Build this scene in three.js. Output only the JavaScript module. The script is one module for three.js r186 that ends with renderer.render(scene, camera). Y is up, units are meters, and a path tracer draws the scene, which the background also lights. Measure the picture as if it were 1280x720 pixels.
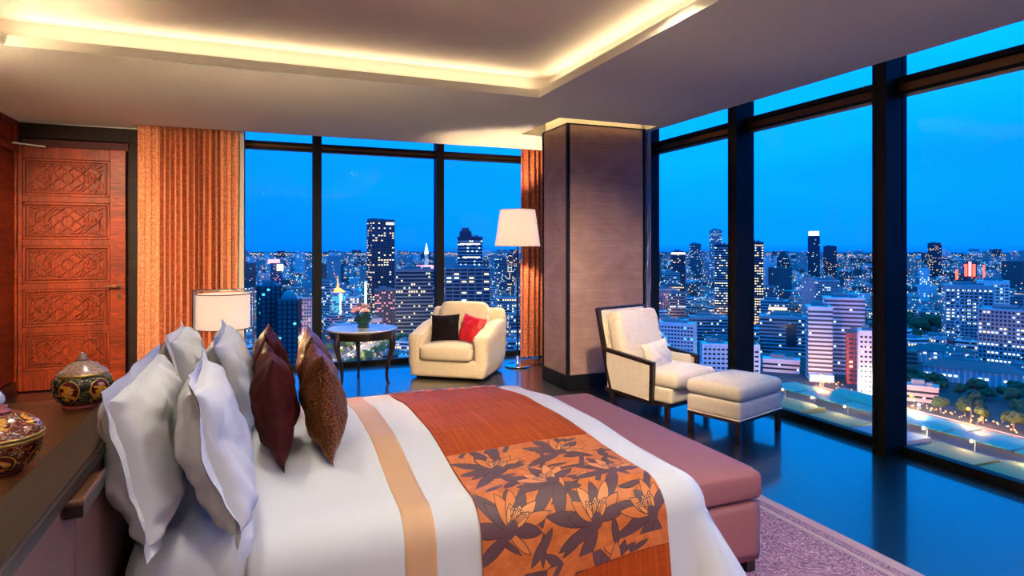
import * as THREE from 'three';
import { RoundedBoxGeometry } from 'three/addons/geometries/RoundedBoxGeometry.js';
import { mergeGeometries, mergeVertices } from 'three/addons/utils/BufferGeometryUtils.js';
import { ImprovedNoise } from 'three/addons/math/ImprovedNoise.js';
import { RectAreaLightUniformsLib } from 'three/addons/lights/RectAreaLightUniformsLib.js';

// ---------------------------------------------------------------- camera, sky, exposure
RectAreaLightUniformsLib.init();
const scene = new THREE.Scene();
const renderer = new THREE.WebGLRenderer({ antialias: true });
renderer.toneMapping = THREE.LinearToneMapping;
renderer.toneMappingExposure = 1.0;
renderer.shadowMap.enabled = true;
const EYE = 1.45, YAW = 21.9 * Math.PI / 180, FOCAL = 780, HORIZON = 309;
const camera = new THREE.PerspectiveCamera(2 * Math.atan(360 / FOCAL) * 180 / Math.PI, 1280 / 720, 0.05, 30000);
camera.position.set(0, EYE, 0);
camera.lookAt(Math.sin(YAW) * 10, EYE, -Math.cos(YAW) * 10);
camera.setViewOffset(1280, 720, 0, 360 - HORIZON, 1280, 720);   // level camera, lens shifted down a little

let seedState = 20240611;
const rnd = () => { seedState = (seedState * 1664525 + 1013904223) >>> 0; return seedState / 4294967296; };
const reseed = (s) => { seedState = s >>> 0; };
const { clamp, lerp, smoothstep } = THREE.MathUtils;
const perlin = new ImprovedNoise();
const fbm = (x, y, z, o = 4) => { let a = 0, k = 1; for (let i = 0; i < o; i++) { a += perlin.noise(x, y, z) * k; x *= 2.03; y *= 2.03; z *= 2.03; k *= 0.5; } return a; };

// blue hour sky: deep blue air, paler with height, brighter towards the last light over +x, thin cloud streaks
{
  const W = 1024, H = 512, data = new Float32Array(W * H * 4);
  for (let r = 0; r < H; r++) for (let c = 0; c < W; c++) {
    const up = ((r + 0.5) / H - 0.5) * Math.PI, az = ((c + 0.5) / W - 0.5) * 2 * Math.PI;
    const x = Math.cos(az) * Math.cos(up), y = Math.sin(up), z = Math.sin(az) * Math.cos(up);
    const e = clamp(up * 180 / Math.PI, 0, 90), t = smoothstep(e, -2, 12);
    const away = Math.acos(clamp((x * 0.62 - z * 0.78) / Math.max(0.05, Math.cos(up)), -1, 1)) * 180 / Math.PI, after = Math.exp(-((away / 42) ** 2));   // last light over the tall windows
    const streak = fbm(x * 2.2 + 5, y * 13, z * 2.2, 4) * smoothstep(e, 1, 7) * 0.16;
    const g = lerp(0.205, 0.31, t) + after * lerp(0.13, 0.18, t) + smoothstep(e, 7, 16) * 0.1 + smoothstep(e, 22, 60) * 0.3, b = 1.75 + 0.35 * t;
    const k = 1 + streak, i = (r * W + c) * 4;
    data[i] = 0.001 * k; data[i + 1] = g * k; data[i + 2] = b * (1 + streak * 0.6); data[i + 3] = 1;
  }
  const sky = new THREE.DataTexture(data, W, H, THREE.RGBAFormat, THREE.FloatType);
  sky.mapping = THREE.EquirectangularReflectionMapping; sky.magFilter = THREE.LinearFilter; sky.needsUpdate = true;
  scene.background = sky;
}

// ---------------------------------------------------------------- helpers
const used = {};
function numbered(n) { used[n] = (used[n] ?? -1) + 1; return used[n] ? n + '_' + String(used[n]).padStart(3, '0') : n; }
function tag(o, label, category, group, kind) {
  o.userData.label = label; if (category) o.userData.category = category;
  if (group) o.userData.group = group; if (kind) o.userData.kind = kind; return o;
}
function thing(name, label, category, pos = [0, 0, 0], turn = 0, group) {
  const g = new THREE.Group(); g.name = numbered(name); g.position.set(...pos); g.rotation.y = turn; scene.add(g);
  return tag(g, label, category, group);
}
function mesh(name, geo, mat, parent = scene) {
  const m = new THREE.Mesh(geo, mat); m.name = parent === scene ? numbered(name) : name;
  m.castShadow = m.receiveShadow = true; parent.add(m); return m;
}
function struct(name, geo, mat, label) { const m = mesh(name, geo, mat); m.userData.kind = 'structure'; if (label) m.userData.label = label; return m; }
function copyOf(root, pos, turn, label, scale) {
  const c = root.clone(); c.name = numbered(root.name.replace(/_\d{3}$/, '')); c.position.set(...pos); c.rotation.y = turn;
  if (scale) c.scale.set(...scale); if (label) c.userData.label = label; scene.add(c); return c;
}
const move = (g, x, y, z) => g.translate(x, y, z);
// uv in metres, laid on each face by the axis it points along
function boxUV(geo, s = 1, turn = false) {
  const g = geo.index ? geo.toNonIndexed() : geo; if (!g.attributes.normal) g.computeVertexNormals();
  const p = g.attributes.position, uv = new Float32Array(p.count * 2), a = new THREE.Vector3(), b = new THREE.Vector3(), c = new THREE.Vector3();
  for (let i = 0; i < p.count; i += 3) {
    a.fromBufferAttribute(p, i); b.fromBufferAttribute(p, i + 1); c.fromBufferAttribute(p, i + 2);
    const n = b.clone().sub(a).cross(c.clone().sub(a)), ax = Math.abs(n.x), ay = Math.abs(n.y), az = Math.abs(n.z);
    [a, b, c].forEach((v, k) => {
      let u, w; if (ax >= ay && ax >= az) { u = v.z; w = v.y; } else if (ay >= az) { u = v.x; w = v.z; } else { u = v.x; w = v.y; }
      if (turn) [u, w] = [w, u];
      uv[(i + k) * 2] = u / s; uv[(i + k) * 2 + 1] = w / s;
    });
  }
  g.setAttribute('uv', new THREE.BufferAttribute(uv, 2)); return g;
}
function box(x0, x1, y0, y1, z0, z1, s = 1, turn = false) { const g = new THREE.BoxGeometry(Math.abs(x1 - x0), Math.abs(y1 - y0), Math.abs(z1 - z0)); g.translate((x0 + x1) / 2, (y0 + y1) / 2, (z0 + z1) / 2); return boxUV(g, s, turn); }
function rbox(x0, x1, y0, y1, z0, z1, r = 0.006, s = 1, turn = false) {
  const g = new RoundedBoxGeometry(Math.abs(x1 - x0), Math.abs(y1 - y0), Math.abs(z1 - z0), 2, Math.min(r, Math.abs(x1 - x0) / 2.01, Math.abs(y1 - y0) / 2.01, Math.abs(z1 - z0) / 2.01));
  g.translate((x0 + x1) / 2, (y0 + y1) / 2, (z0 + z1) / 2); return boxUV(g, s, turn);
}
function join(list) { return mergeGeometries(list.map((g) => { g = g.index ? g.toNonIndexed() : g; for (const k of Object.keys(g.attributes)) if (!['position', 'normal', 'uv'].includes(k)) g.deleteAttribute(k); return g; })); }
function smooth(geo) { geo.deleteAttribute('normal'); geo.deleteAttribute('uv'); const g = mergeVertices(geo, 1e-5); g.computeVertexNormals(); return g; }
// soft cushion: a rounded box whose faces belly out
function cushion(w, h, d, r, crown = 0.02, { n = 14, wrinkle = 0, seed = 0, side = 0, s = 1 } = {}) {
  const g0 = new THREE.BoxGeometry(w, h, d, n, 6, n); const p = g0.attributes.position, hw = w / 2, hh = h / 2, hd = d / 2;
  const R = Math.min(r, hw, hh, hd) * 0.999;
  for (let i = 0; i < p.count; i++) {
    let x = p.getX(i), y = p.getY(i), z = p.getZ(i);
    const warp = (v, H) => { const t = v / H; return Math.sign(t) * Math.pow(Math.abs(t), 0.75) * H; };
    x = warp(x, hw); z = warp(z, hd);
    const ix = clamp(x, -(hw - R), hw - R), iy = clamp(y, -(hh - R), hh - R), iz = clamp(z, -(hd - R), hd - R);
    const v = new THREE.Vector3(x - ix, y - iy, z - iz); if (v.lengthSq() > 1e-12) v.setLength(R);
    x = ix + v.x; y = iy + v.y; z = iz + v.z;
    const ex = 1 - (x / hw) ** 2, ey = 1 - (y / hh) ** 2, ez = 1 - (z / hd) ** 2, q = (e) => Math.pow(Math.max(0, e), 0.6);
    y += Math.sign(y) * crown * q(ex) * q(ez) * Math.min(1, Math.abs(y / hh));
    x += Math.sign(x) * side * q(ey) * q(ez) * Math.abs(x / hw); z += Math.sign(z) * side * q(ey) * q(ex) * Math.abs(z / hd);
    if (wrinkle) { const k = fbm(x * 7 + seed, y * 7, z * 7 + seed, 3) * wrinkle; x += k; y += k; z += k * 0.5; }
    p.setXYZ(i, x, y, z);
  }
  return boxUV(smooth(g0), s);
}
// scatter pillow with pinched corners, lying in the xy plane, thick along z
function pillowShape(w, h, t, { seed = 0, n = 30, pinch = 0.07, wrinkle = 0.012, pow = 0.5, slump = 0, sag = 0, s = 1 } = {}) {
  const pos = [], idx = [], N = n + 1;
  const at = (a, b, side) => {
    const env = Math.pow(Math.max(0, 1 - a * a), pow) * Math.pow(Math.max(0, 1 - b * b), b < 0 ? pow * (1 - slump * Math.min(1, -b * 2)) : pow);
    let x = w / 2 * a * (1 - pinch * (1 - b * b)), y = h / 2 * b * (1 - pinch * (1 - a * a));
    y -= sag * (b > 0 ? b : 0) * (1 - a * a) * 0.5;
    const fold = fbm(x * 5 + seed, y * 5 + seed * 1.7, side * 3, 3) * wrinkle * (0.3 + env) + Math.sin((x * a + y * b) * 40 + seed) * wrinkle * 0.25 * env * (a * a + b * b);
    const edge = fbm(a * 2 + seed, b * 2, 9, 2) * 0.016;
    return [x, y, side * (t / 2 * env) + fold * (env > 0.01 ? 1 : 0) + edge];
  };
  for (const side of [1, -1]) for (let j = 0; j < N; j++) for (let i = 0; i < N; i++) {
    const f = (k) => { const v = k / n * 2 - 1; return Math.sin(v * Math.PI / 2); };
    pos.push(...at(f(i), f(j), side));
  }
  for (const side of [0, 1]) for (let j = 0; j < n; j++) for (let i = 0; i < n; i++) {
    const q = side * N * N + j * N + i; side ? idx.push(q, q + N, q + 1, q + 1, q + N, q + N + 1) : idx.push(q, q + 1, q + N, q + 1, q + N + 1, q + N);
  }
  const g = new THREE.BufferGeometry(); g.setAttribute('position', new THREE.Float32BufferAttribute(pos, 3)); g.setIndex(idx);
  return boxUV(smooth(g), s);
}
// flat wavy border round a pillow (solid, two millimetres thick)
function flangeShape(w, h, fl, { seed = 0, pinch = 0.07, n = 26 } = {}) {
  const pos = [], idx = []; const ring = [];
  const c = (k) => Math.sin((k / n * 2 - 1) * Math.PI / 2);
  for (let i = 0; i < n; i++) ring.push([c(i), -1]); for (let i = 0; i < n; i++) ring.push([1, c(i)]); for (let i = 0; i < n; i++) ring.push([-c(i), 1]); for (let i = 0; i < n; i++) ring.push([-1, -c(i)]);
  const M = ring.length;
  ring.forEach(([a, b]) => {
    const x = w / 2 * a * (1 - pinch * (1 - b * b)), y = h / 2 * b * (1 - pinch * (1 - a * a));
    for (let k = 0; k < 3; k++) {
      const q = k / 2 * fl, ox = x * 0.97 + a * q + (k ? 0 : -a * 0.01), oy = y * 0.97 + b * q, wz = fbm(a * 1.6 + seed, b * 1.6, 4.4, 2) * 0.025 * k / 2 + fbm(a * 2 + seed, b * 2, 9, 2) * 0.012;
      pos.push(ox, oy, wz + 0.001, ox, oy, wz - 0.001);
    }
  });
  for (let m = 0; m < M; m++) { const m2 = (m + 1) % M; for (let k = 0; k < 2; k++) {
    const A = m * 6 + k * 2, B = m2 * 6 + k * 2; idx.push(A, A + 2, B, B, A + 2, B + 2, A + 1, B + 1, A + 3, B + 1, B + 3, A + 3);
  } const A = m * 6 + 4, B = m2 * 6 + 4; idx.push(A, A + 1, B, B, A + 1, B + 1); }
  const g = new THREE.BufferGeometry(); g.setAttribute('position', new THREE.Float32BufferAttribute(pos, 3)); g.setIndex(idx); g.computeVertexNormals();
  return boxUV(g, 1);
}
function tube(pts, r, seg = 24, rad = 8, closed = false) { return new THREE.TubeGeometry(new THREE.CatmullRomCurve3(pts.map((p) => new THREE.Vector3(...p)), closed, 'catmullrom', 0.5), seg, r, rad, closed); }
function lathe(pts, n = 32) { return new THREE.LatheGeometry(pts.map(([r, y]) => new THREE.Vector2(r, y)), n); }

// ---------------------------------------------------------------- textures
function tex(w, h, fn, srgb = true, rx = 1, ry = 1) {
  const d = new Uint8Array(w * h * 4);
  for (let y = 0; y < h; y++) for (let x = 0; x < w; x++) { const c = fn(x / w, y / h), i = (y * w + x) * 4; for (let k = 0; k < 3; k++) d[i + k] = clamp(Math.round(Array.isArray(c) ? c[k] : c), 0, 255); d[i + 3] = 255; }
  const t = new THREE.DataTexture(d, w, h, THREE.RGBAFormat); t.wrapS = t.wrapT = THREE.RepeatWrapping; t.magFilter = THREE.LinearFilter; t.minFilter = THREE.LinearMipmapLinearFilter; t.generateMipmaps = true;
  if (srgb) t.colorSpace = THREE.SRGBColorSpace; t.repeat.set(rx, ry); t.needsUpdate = true; return t;
}
// noise that repeats after one tile
function tile(u, v, fx, fy, s = 0, o = 3) {
  const a = u * 2 * Math.PI, b = v * 2 * Math.PI; let sum = 0, k = 1;
  for (let i = 0; i < o; i++) { const RX = fx * (2 ** i) / 6.283, RY = fy * (2 ** i) / 6.283; sum += k * (perlin.noise(Math.cos(a) * RX + s, Math.sin(a) * RX + Math.cos(b) * RY * 1.3, Math.sin(b) * RY + s * 1.7)); k *= 0.5; }
  return sum;
}
const mixc = (a, b, t) => a.map((v, i) => lerp(v, b[i], clamp(t, 0, 1)));
function woodTex(dark, light, s, rings = 26) {
  return tex(512, 512, (u, v) => {
    const n = tile(u, v, 5, 0.7, s, 4), g = Math.abs(((u * rings + n * 5) % 1 + 1) % 1 - 0.5) * 2, f = tile(u, v, 90, 3, s + 7, 2);
    return mixc(dark, light, 0.25 + 0.5 * g * 0.7 + f * 0.35 + n * 0.3);
  });
}
function weaveBump(nx, ny) { return tex(256, 256, (u, v) => 128 + 60 * Math.sin(u * nx * 6.283) * Math.cos(v * ny * 6.283) + 50 * tile(u, v, 30, 30, 3, 2), false); }
const withRepeat = (t, x, y) => { const c = t.clone(); c.repeat.set(x, y); c.needsUpdate = true; return c; };

const std = (o) => new THREE.MeshStandardMaterial(o), phys = (o) => new THREE.MeshPhysicalMaterial(o), lin = (r, g, b) => new THREE.Color().setRGB(r, g, b);
const T = {};
T.teak = woodTex([86, 25, 4], [176, 64, 12], 1.3); T.dark = woodTex([22, 12, 9], [44, 26, 20], 4.1, 18); T.shelf = woodTex([74, 42, 20], [120, 74, 38], 6.2, 14);
T.floor = woodTex([16, 11, 9], [34, 24, 19], 8.8, 16);
T.weave = weaveBump(40, 40); T.fine = weaveBump(90, 90);
T.linen = tex(256, 256, (u, v) => { const k = 240 + 5 * Math.sin(v * 6.283 * 40) * 0.4 + 6 * tile(u, v, 12, 60, 2, 2) + 5 * tile(u, v, 60, 6, 5, 2); return [k, k, k]; });
T.grass = tex(512, 512, (u, v) => { const l = tile(u, v, 3, 110, 2, 3) * 30, m = tile(u, v, 5, 5, 9, 3) * 14; return [150 + l * 0.4 + m, 118 + l * 0.4 + m, 108 + l * 0.4 + m]; });
T.damask = tex(512, 512, (u, v) => {
  const a = tile(u, v, 4, 4, 12, 3), b = tile(u, v, 8, 6, 40, 2), ring = Math.sin(a * 22 + b * 4), k = smoothstep(ring, -0.2, 0.5), f = tile(u, v, 120, 20, 3, 2) * 16;
  return mixc([186, 108, 70], [208, 136, 96], k).map((q) => q + f);
});
T.rug = tex(512, 512, (u, v) => {
  const a = tile(u, v, 9, 9, 21, 4), r = smoothstep(Math.sin(a * 26), -0.3, 0.6), f = tile(u, v, 150, 150, 8, 2) * 34, b = tile(u, v, 40, 40, 33, 2) * 30;
  return mixc([146, 98, 118], [238, 186, 188], r * 0.65 + 0.18).map((q) => q + f + b);
});
T.velvet = tex(256, 256, (u, v) => { const k = tile(u, v, 10, 10, 3, 4) * 40 + tile(u, v, 80, 80, 5, 2) * 20; return [200 + k, 200 + k, 200 + k]; });
T.crackle = tex(512, 512, (u, v) => {
  const cells = 12, px = u * cells, py = v * cells; let d1 = 9, d2 = 9;
  for (let j = -1; j <= 1; j++) for (let i = -1; i <= 1; i++) {
    const cx = Math.floor(px) + i, cy = Math.floor(py) + j, h = Math.sin(((cx + cells) % cells) * 127.1 + ((cy + cells) % cells) * 311.7) * 43758.5453, h2 = Math.sin(((cx + cells) % cells) * 269.5 + ((cy + cells) % cells) * 183.3) * 43758.5453;
    const dx = cx + (h - Math.floor(h)) - px, dy = cy + (h2 - Math.floor(h2)) - py, d = Math.hypot(dx, dy); if (d < d1) { d2 = d1; d1 = d; } else if (d < d2) d2 = d;
  }
  return 255 * smoothstep(d2 - d1, 0.02, 0.25);
}, false);
T.crackleColor = (() => { const src = T.crackle.image.data, d = new Uint8Array(src.length); for (let i = 0; i < src.length; i += 4) { const q = src[i] / 255; d[i] = 58 + 96 * q; d[i + 1] = 24 + 62 * q; d[i + 2] = 10 + 22 * q; d[i + 3] = 255; } const t = new THREE.DataTexture(d, 512, 512, THREE.RGBAFormat); t.wrapS = t.wrapT = THREE.RepeatWrapping; t.magFilter = THREE.LinearFilter; t.colorSpace = THREE.SRGBColorSpace; t.needsUpdate = true; return t; })();
T.plaster = tex(256, 256, (u, v) => 128 + 40 * tile(u, v, 40, 40, 3, 3), false);
T.silk = tex(512, 512, (u, v) => { const k = tile(u, v, 140, 2.5, 5, 3) * 26 + tile(u, v, 4, 60, 9, 2) * 10; return [182 + k, 78 + k * 0.6, 22 + k * 0.3]; });

// ---------------------------------------------------------------- materials
const M = {
  ceiling: std({ color: lin(0.80, 0.77, 0.68), roughness: 0.95, bumpMap: T.plaster, bumpScale: 0.0004 }),
  tray: std({ color: lin(0.62, 0.53, 0.47), roughness: 0.95 }),
  wallPlain: std({ color: lin(0.5, 0.42, 0.35), roughness: 0.9 }),
  trimWhite: std({ color: lin(0.7, 0.65, 0.58), roughness: 0.6 }),
  teak: phys({ map: T.teak, roughness: 0.55, specularIntensity: 0.5, clearcoat: 0.06, clearcoatRoughness: 0.3, bumpMap: T.teak, bumpScale: 0.0006 }),
  darkWood: phys({ map: T.dark, roughness: 0.35, clearcoat: 0.3, clearcoatRoughness: 0.25 }),
  blackFrame: phys({ color: lin(0.005, 0.005, 0.006), roughness: 0.55, specularIntensity: 0.35 }),
  bronze: std({ color: lin(0.16, 0.085, 0.04), roughness: 0.35, metalness: 0.8 }),
  floor: phys({ map: T.floor, roughness: 0.4, ior: 1.5, clearcoat: 1, clearcoatRoughness: 0.1 }),
  rug: std({ map: T.rug, roughness: 1, bumpMap: T.rug, bumpScale: 0.004 }),
  rugBorder: std({ color: lin(0.72, 0.47, 0.42), roughness: 1, bumpMap: T.plaster, bumpScale: 0.002 }),
  columnCloth: std({ map: T.grass, roughness: 0.7, bumpMap: T.grass, bumpScale: 0.0008 }),
  cream: std({ color: lin(0.74, 0.66, 0.54), roughness: 0.9 }),
  glass: phys({ color: 0xffffff, transmission: 1, thickness: 0, roughness: 0, ior: 1.45, specularIntensity: 0.07 }),
  white: phys({ color: lin(0.76, 0.77, 0.78), roughness: 0.85, sheen: 0.25, sheenRoughness: 0.6, bumpMap: T.fine, bumpScale: 0.0002 }),
  sheet: phys({ color: lin(0.74, 0.75, 0.76), roughness: 0.8, bumpMap: T.fine, bumpScale: 0.0002 }),
  band: phys({ color: lin(0.72, 0.42, 0.22), roughness: 0.55, sheen: 0.3, bumpMap: T.weave, bumpScale: 0.0003 }),
  silk: phys({ map: T.silk, roughness: 0.62, specularIntensity: 0.4 }),
  redVelvet: phys({ map: T.velvet, color: lin(0.1, 0.009, 0.006), roughness: 0.75, specularIntensity: 0.5, sheen: 0.12, sheenColor: lin(0.5, 0.08, 0.03), sheenRoughness: 0.35 }),
  bronzeSilk: phys({ map: withRepeat(T.crackleColor, 2.2, 2.2), color: lin(1, 1, 1), roughness: 0.33, metalness: 0.35, bumpMap: withRepeat(T.crackle, 2.2, 2.2), bumpScale: 0.006 }),
  upholstery: phys({ map: T.linen, color: lin(0.80, 0.66, 0.47), roughness: 0.85, sheen: 0.2, bumpMap: T.weave, bumpScale: 0.0005 }),
  upholsteryPale: phys({ map: T.linen, color: lin(0.80, 0.70, 0.56), roughness: 0.85, sheen: 0.2, bumpMap: T.weave, bumpScale: 0.0005 }),
  wallWood: phys({ map: T.dark, roughness: 0.65, specularIntensity: 0.4 }),
  piping: std({ color: lin(0.8, 0.72, 0.58), roughness: 0.8 }),
  bench: phys({ color: lin(0.46, 0.17, 0.155), roughness: 0.6, sheen: 0.2, sheenColor: lin(0.6, 0.4, 0.4), bumpMap: T.velvet, bumpScale: 0.0006 }),
  leather: phys({ color: lin(0.2, 0.1, 0.075), roughness: 0.45, bumpMap: T.plaster, bumpScale: 0.0005 }),
  ledge: phys({ map: T.dark, color: lin(1.35, 1.35, 0.36), roughness: 0.6, specularIntensity: 0.6, clearcoat: 0.3, clearcoatRoughness: 0.3 }),
  shelf: phys({ map: T.shelf, roughness: 0.35, clearcoat: 0.4, clearcoatRoughness: 0.2 }),
  curtain: phys({ map: T.damask, roughness: 0.8, sheen: 0.3, sheenColor: lin(0.8, 0.5, 0.3) }),
  curtainPink: phys({ map: T.damask, color: lin(1, 0.86, 0.9), roughness: 0.8, sheen: 0.3 }),
  sheer: phys({ color: lin(0.55, 0.5, 0.55), roughness: 0.9, transmission: 0.3, thickness: 0 }),
  shade: phys({ color: lin(0.95, 0.86, 0.74), roughness: 1, transmission: 0.6, thickness: 0, emissive: lin(1, 0.80, 0.62), emissiveIntensity: 0.75 }),
  chrome: std({ color: lin(0.6, 0.6, 0.62), roughness: 0.15, metalness: 1 }),
  brass: std({ color: lin(0.75, 0.5, 0.18), roughness: 0.25, metalness: 1 }),
  blackSatin: phys({ color: lin(0.005, 0.003, 0.004), roughness: 0.8, specularIntensity: 0.25 }),
  redSatin: phys({ color: lin(0.55, 0.008, 0.015), roughness: 0.4, sheen: 0.5, sheenColor: lin(1, 0.2, 0.2) }),
  marble: phys({ color: lin(0.6, 0.62, 0.62), roughness: 0.18, clearcoat: 0.5, clearcoatRoughness: 0.08, bumpMap: T.plaster, bumpScale: 0.0001 }),
  greenGlass: phys({ color: lin(0.25, 0.6, 0.4), roughness: 0.05, transmission: 0.85, thickness: 0.02, ior: 1.5, attenuationColor: lin(0.1, 0.5, 0.3), attenuationDistance: 0.03 }),
  petal: std({ color: lin(0.9, 0.42, 0.45), roughness: 0.7 }),
  petalPale: std({ color: lin(0.95, 0.62, 0.6), roughness: 0.7 }),
  leaf: std({ color: lin(0.03, 0.1, 0.025), roughness: 0.6 }),
};
const glow = (r, g, b, k) => std({ color: 0x111111, emissive: lin(r, g, b), emissiveIntensity: k, roughness: 0.6 });

// ---------------------------------------------------------------- room shell
const W = 4.16, D = -7.77, H = 2.71, TOP = 2.92, BACKZ = 2.0, LEFTX = -2.27;
const SLAB = 0.065;
{
  const f = struct('floor', box(LEFTX - 0.2, W + 0.1, -0.2, 0, D - 0.1, BACKZ + 0.2, 1.6, true), M.floor, 'dark lacquered wooden floor mirroring the blue windows');
  mesh('floor_groove', rbox(4.092, 4.11, -0.001, 0.006, D + 0.15, BACKZ, 0.001), M.blackFrame, f);
  mesh('floor_groove', rbox(-0.1, 4.0, -0.001, 0.006, D + 0.1, D + 0.118, 0.001), M.blackFrame, f);
}
// lowered ceiling with the tray opening and the slot round the column
const TX0 = -1.49, TX1 = 2.17, TZ0 = -4.79, TZ1 = 1.2;
const SX0 = 2.69, SX1 = 3.83, SZ0 = -6.42, SZ1 = -5.46;
{
  const s = new THREE.Shape([[LEFTX, -BACKZ], [3.93, -BACKZ], [3.93, 7.39], [-1.22, 7.39], [-1.22, 7.72], [LEFTX, 7.72]].map(([x, y]) => new THREE.Vector2(x, y)));
  const hole = (x0, x1, z0, z1) => { const p = new THREE.Path(); p.moveTo(x0, -z1); p.lineTo(x0, -z0); p.lineTo(x1, -z0); p.lineTo(x1, -z1); p.closePath(); s.holes.push(p); };
  hole(TX0, TX1, TZ0, TZ1); hole(SX0, SX1, SZ0, SZ1);
  const g = new THREE.ExtrudeGeometry(s, { depth: SLAB, bevelEnabled: false }); g.rotateX(-Math.PI / 2); g.translate(0, H, 0);
  const c = struct('ceiling', boxUV(g), M.ceiling, 'plain painted ceiling around a raised lit tray');
  const k = 0.17;
  mesh('tray_top', box(LEFTX - 0.2, 3.93, TOP, TOP + 0.1, -7.39, BACKZ + 0.2), M.tray, c);
  mesh('cove_side', box(TX0 - k - 0.05, TX1 + k + 0.05, H + SLAB, TOP, TZ0 - k - 0.05, TZ0 - k), M.tray, c);
  mesh('cove_side', box(TX0 - k - 0.05, TX1 + k + 0.05, H + SLAB, TOP, TZ1 + k, TZ1 + k + 0.05), M.tray, c);
  mesh('cove_side', box(TX0 - k - 0.05, TX0 - k, H + SLAB, TOP, TZ0 - k, TZ1 + k), M.tray, c);
  mesh('cove_side', box(TX1 + k, TX1 + k + 0.05, H + SLAB, TOP, TZ0 - k, TZ1 + k), M.tray, c);
  mesh('curtain_pocket', join([box(3.9, 3.93, H + SLAB, 3.05, -7.39, BACKZ), box(-1.22, 3.93, H + SLAB, 3.05, -7.39, -7.36), box(3.93, W + 0.1, 2.98, 3.1, D - 0.1, BACKZ + 0.1), box(LEFTX, 3.93, 2.98, 3.1, D - 0.1, -7.39), box(LEFTX, -1.22, H + SLAB, 3.0, -7.75, -7.39)]), M.wallPlain, c);
  const roof = struct('ceiling_slab', box(LEFTX - 0.25, W + 0.15, 3.1, 3.3, D - 0.15, BACKZ + 0.25), M.wallPlain, 'concrete floor slab above the ceiling');
  // slot round the column: walls and lid
  mesh('slot_wall', join([box(SX0 - 0.02, SX0, H + SLAB, 2.9, SZ0, SZ1), box(SX0 - 0.02, SX1 + 0.02, H + SLAB, 2.9, SZ1, SZ1 + 0.02), box(SX1, SX1 + 0.02, H + SLAB, 2.9, SZ0, SZ1), box(SX0, SX1, H + SLAB, 2.9, SZ0 - 0.02, SZ0)]), M.cream, c);
  mesh('slot_lid', box(SX0 - 0.02, SX1 + 0.02, 2.9, 2.92, SZ0 - 0.02, SZ1 + 0.02), M.cream, c);
  struct('trim_1', rbox(LEFTX, -1.22, H - 0.012, H + 0.001, -7.66, -7.63, 0.002), M.trimWhite, 'thin cream bead where the ceiling meets the dark door wall');
  struct('trim_2', rbox(LEFTX, LEFTX + 0.03, H - 0.012, H + 0.001, -7.63, BACKZ, 0.002), M.trimWhite, 'thin cream bead where the ceiling meets the panelled wall');
}
// hidden light strips in the tray cove: glowing tape and the same light just above it
function strip(name, label, x0, x1, z0, z1, y, nx, ny, nz, k, color, group) {
  const lx = Math.abs(x1 - x0), lz = Math.abs(z1 - z0);
  const t = thing(name, label, 'light strip', [(x0 + x1) / 2, y, (z0 + z1) / 2], 0, group);
  mesh('channel', rbox(-lx / 2 - 0.004, lx / 2 + 0.004, 0, 0.006, -lz / 2 - 0.004, lz / 2 + 0.004, 0.002), M.chrome, t);
  mesh('glowing_tape', rbox(-lx / 2, lx / 2, 0.006, 0.009, -lz / 2, lz / 2, 0.001), glow(...color, 1.5), t);
  const L = new THREE.RectAreaLight(lin(...color), k, Math.max(lx, lz), Math.min(lx, lz)); L.name = 'strip_light';
  L.position.set((x0 + x1) / 2, y + 0.02, (z0 + z1) / 2);
  const dir = new THREE.Vector3(nx, ny, nz), along = lx > lz ? new THREE.Vector3(1, 0, 0) : new THREE.Vector3(0, 0, 1);
  const zAxis = dir.clone().normalize().negate(), yAxis = zAxis.clone().cross(along).normalize();
  L.quaternion.setFromRotationMatrix(new THREE.Matrix4().makeBasis(along, yAxis, zAxis)); scene.add(L);
}
const COVE = [1, 0.83, 0.50], ck = 23, cy = H + SLAB;
strip('cove_light_strip', 'warm light strip in the ceiling cove along the door and window wall side', TX0, TX1, TZ0 - 0.12, TZ0 - 0.09, cy, 0, 1, 0.25, ck, COVE);
strip('cove_light_strip', 'warm light strip in the ceiling cove behind the bed foot, along the tall windows', TX1 + 0.09, TX1 + 0.12, TZ0, TZ1, cy, -0.25, 1, 0, ck, COVE);
strip('cove_light_strip', 'warm light strip in the ceiling cove on the carved door side', TX0 - 0.12, TX0 - 0.09, TZ0, TZ1, cy, 0.25, 1, 0, ck, COVE);
strip('cove_light_strip', 'warm light strip in the ceiling cove opposite the corner windows', TX0, TX1, TZ1 + 0.09, TZ1 + 0.12, cy, 0, 1, -0.25, ck, COVE);
const SLOT = [1, 0.72, 0.36];
strip('slot_light_strip', 'warm light strip in the ceiling slot before the front of the column', SX0 + 0.1, SX1 - 0.05, SZ1 - 0.035, SZ1 - 0.015, cy + 0.01, 0, 0.2, -1, 26, SLOT);
strip('slot_light_strip', 'warm light strip in the ceiling slot beside the column', SX0 + 0.015, SX0 + 0.035, SZ0 + 0.1, SZ1 - 0.1, cy + 0.01, 1, 0.2, 0, 26, SLOT);

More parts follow.
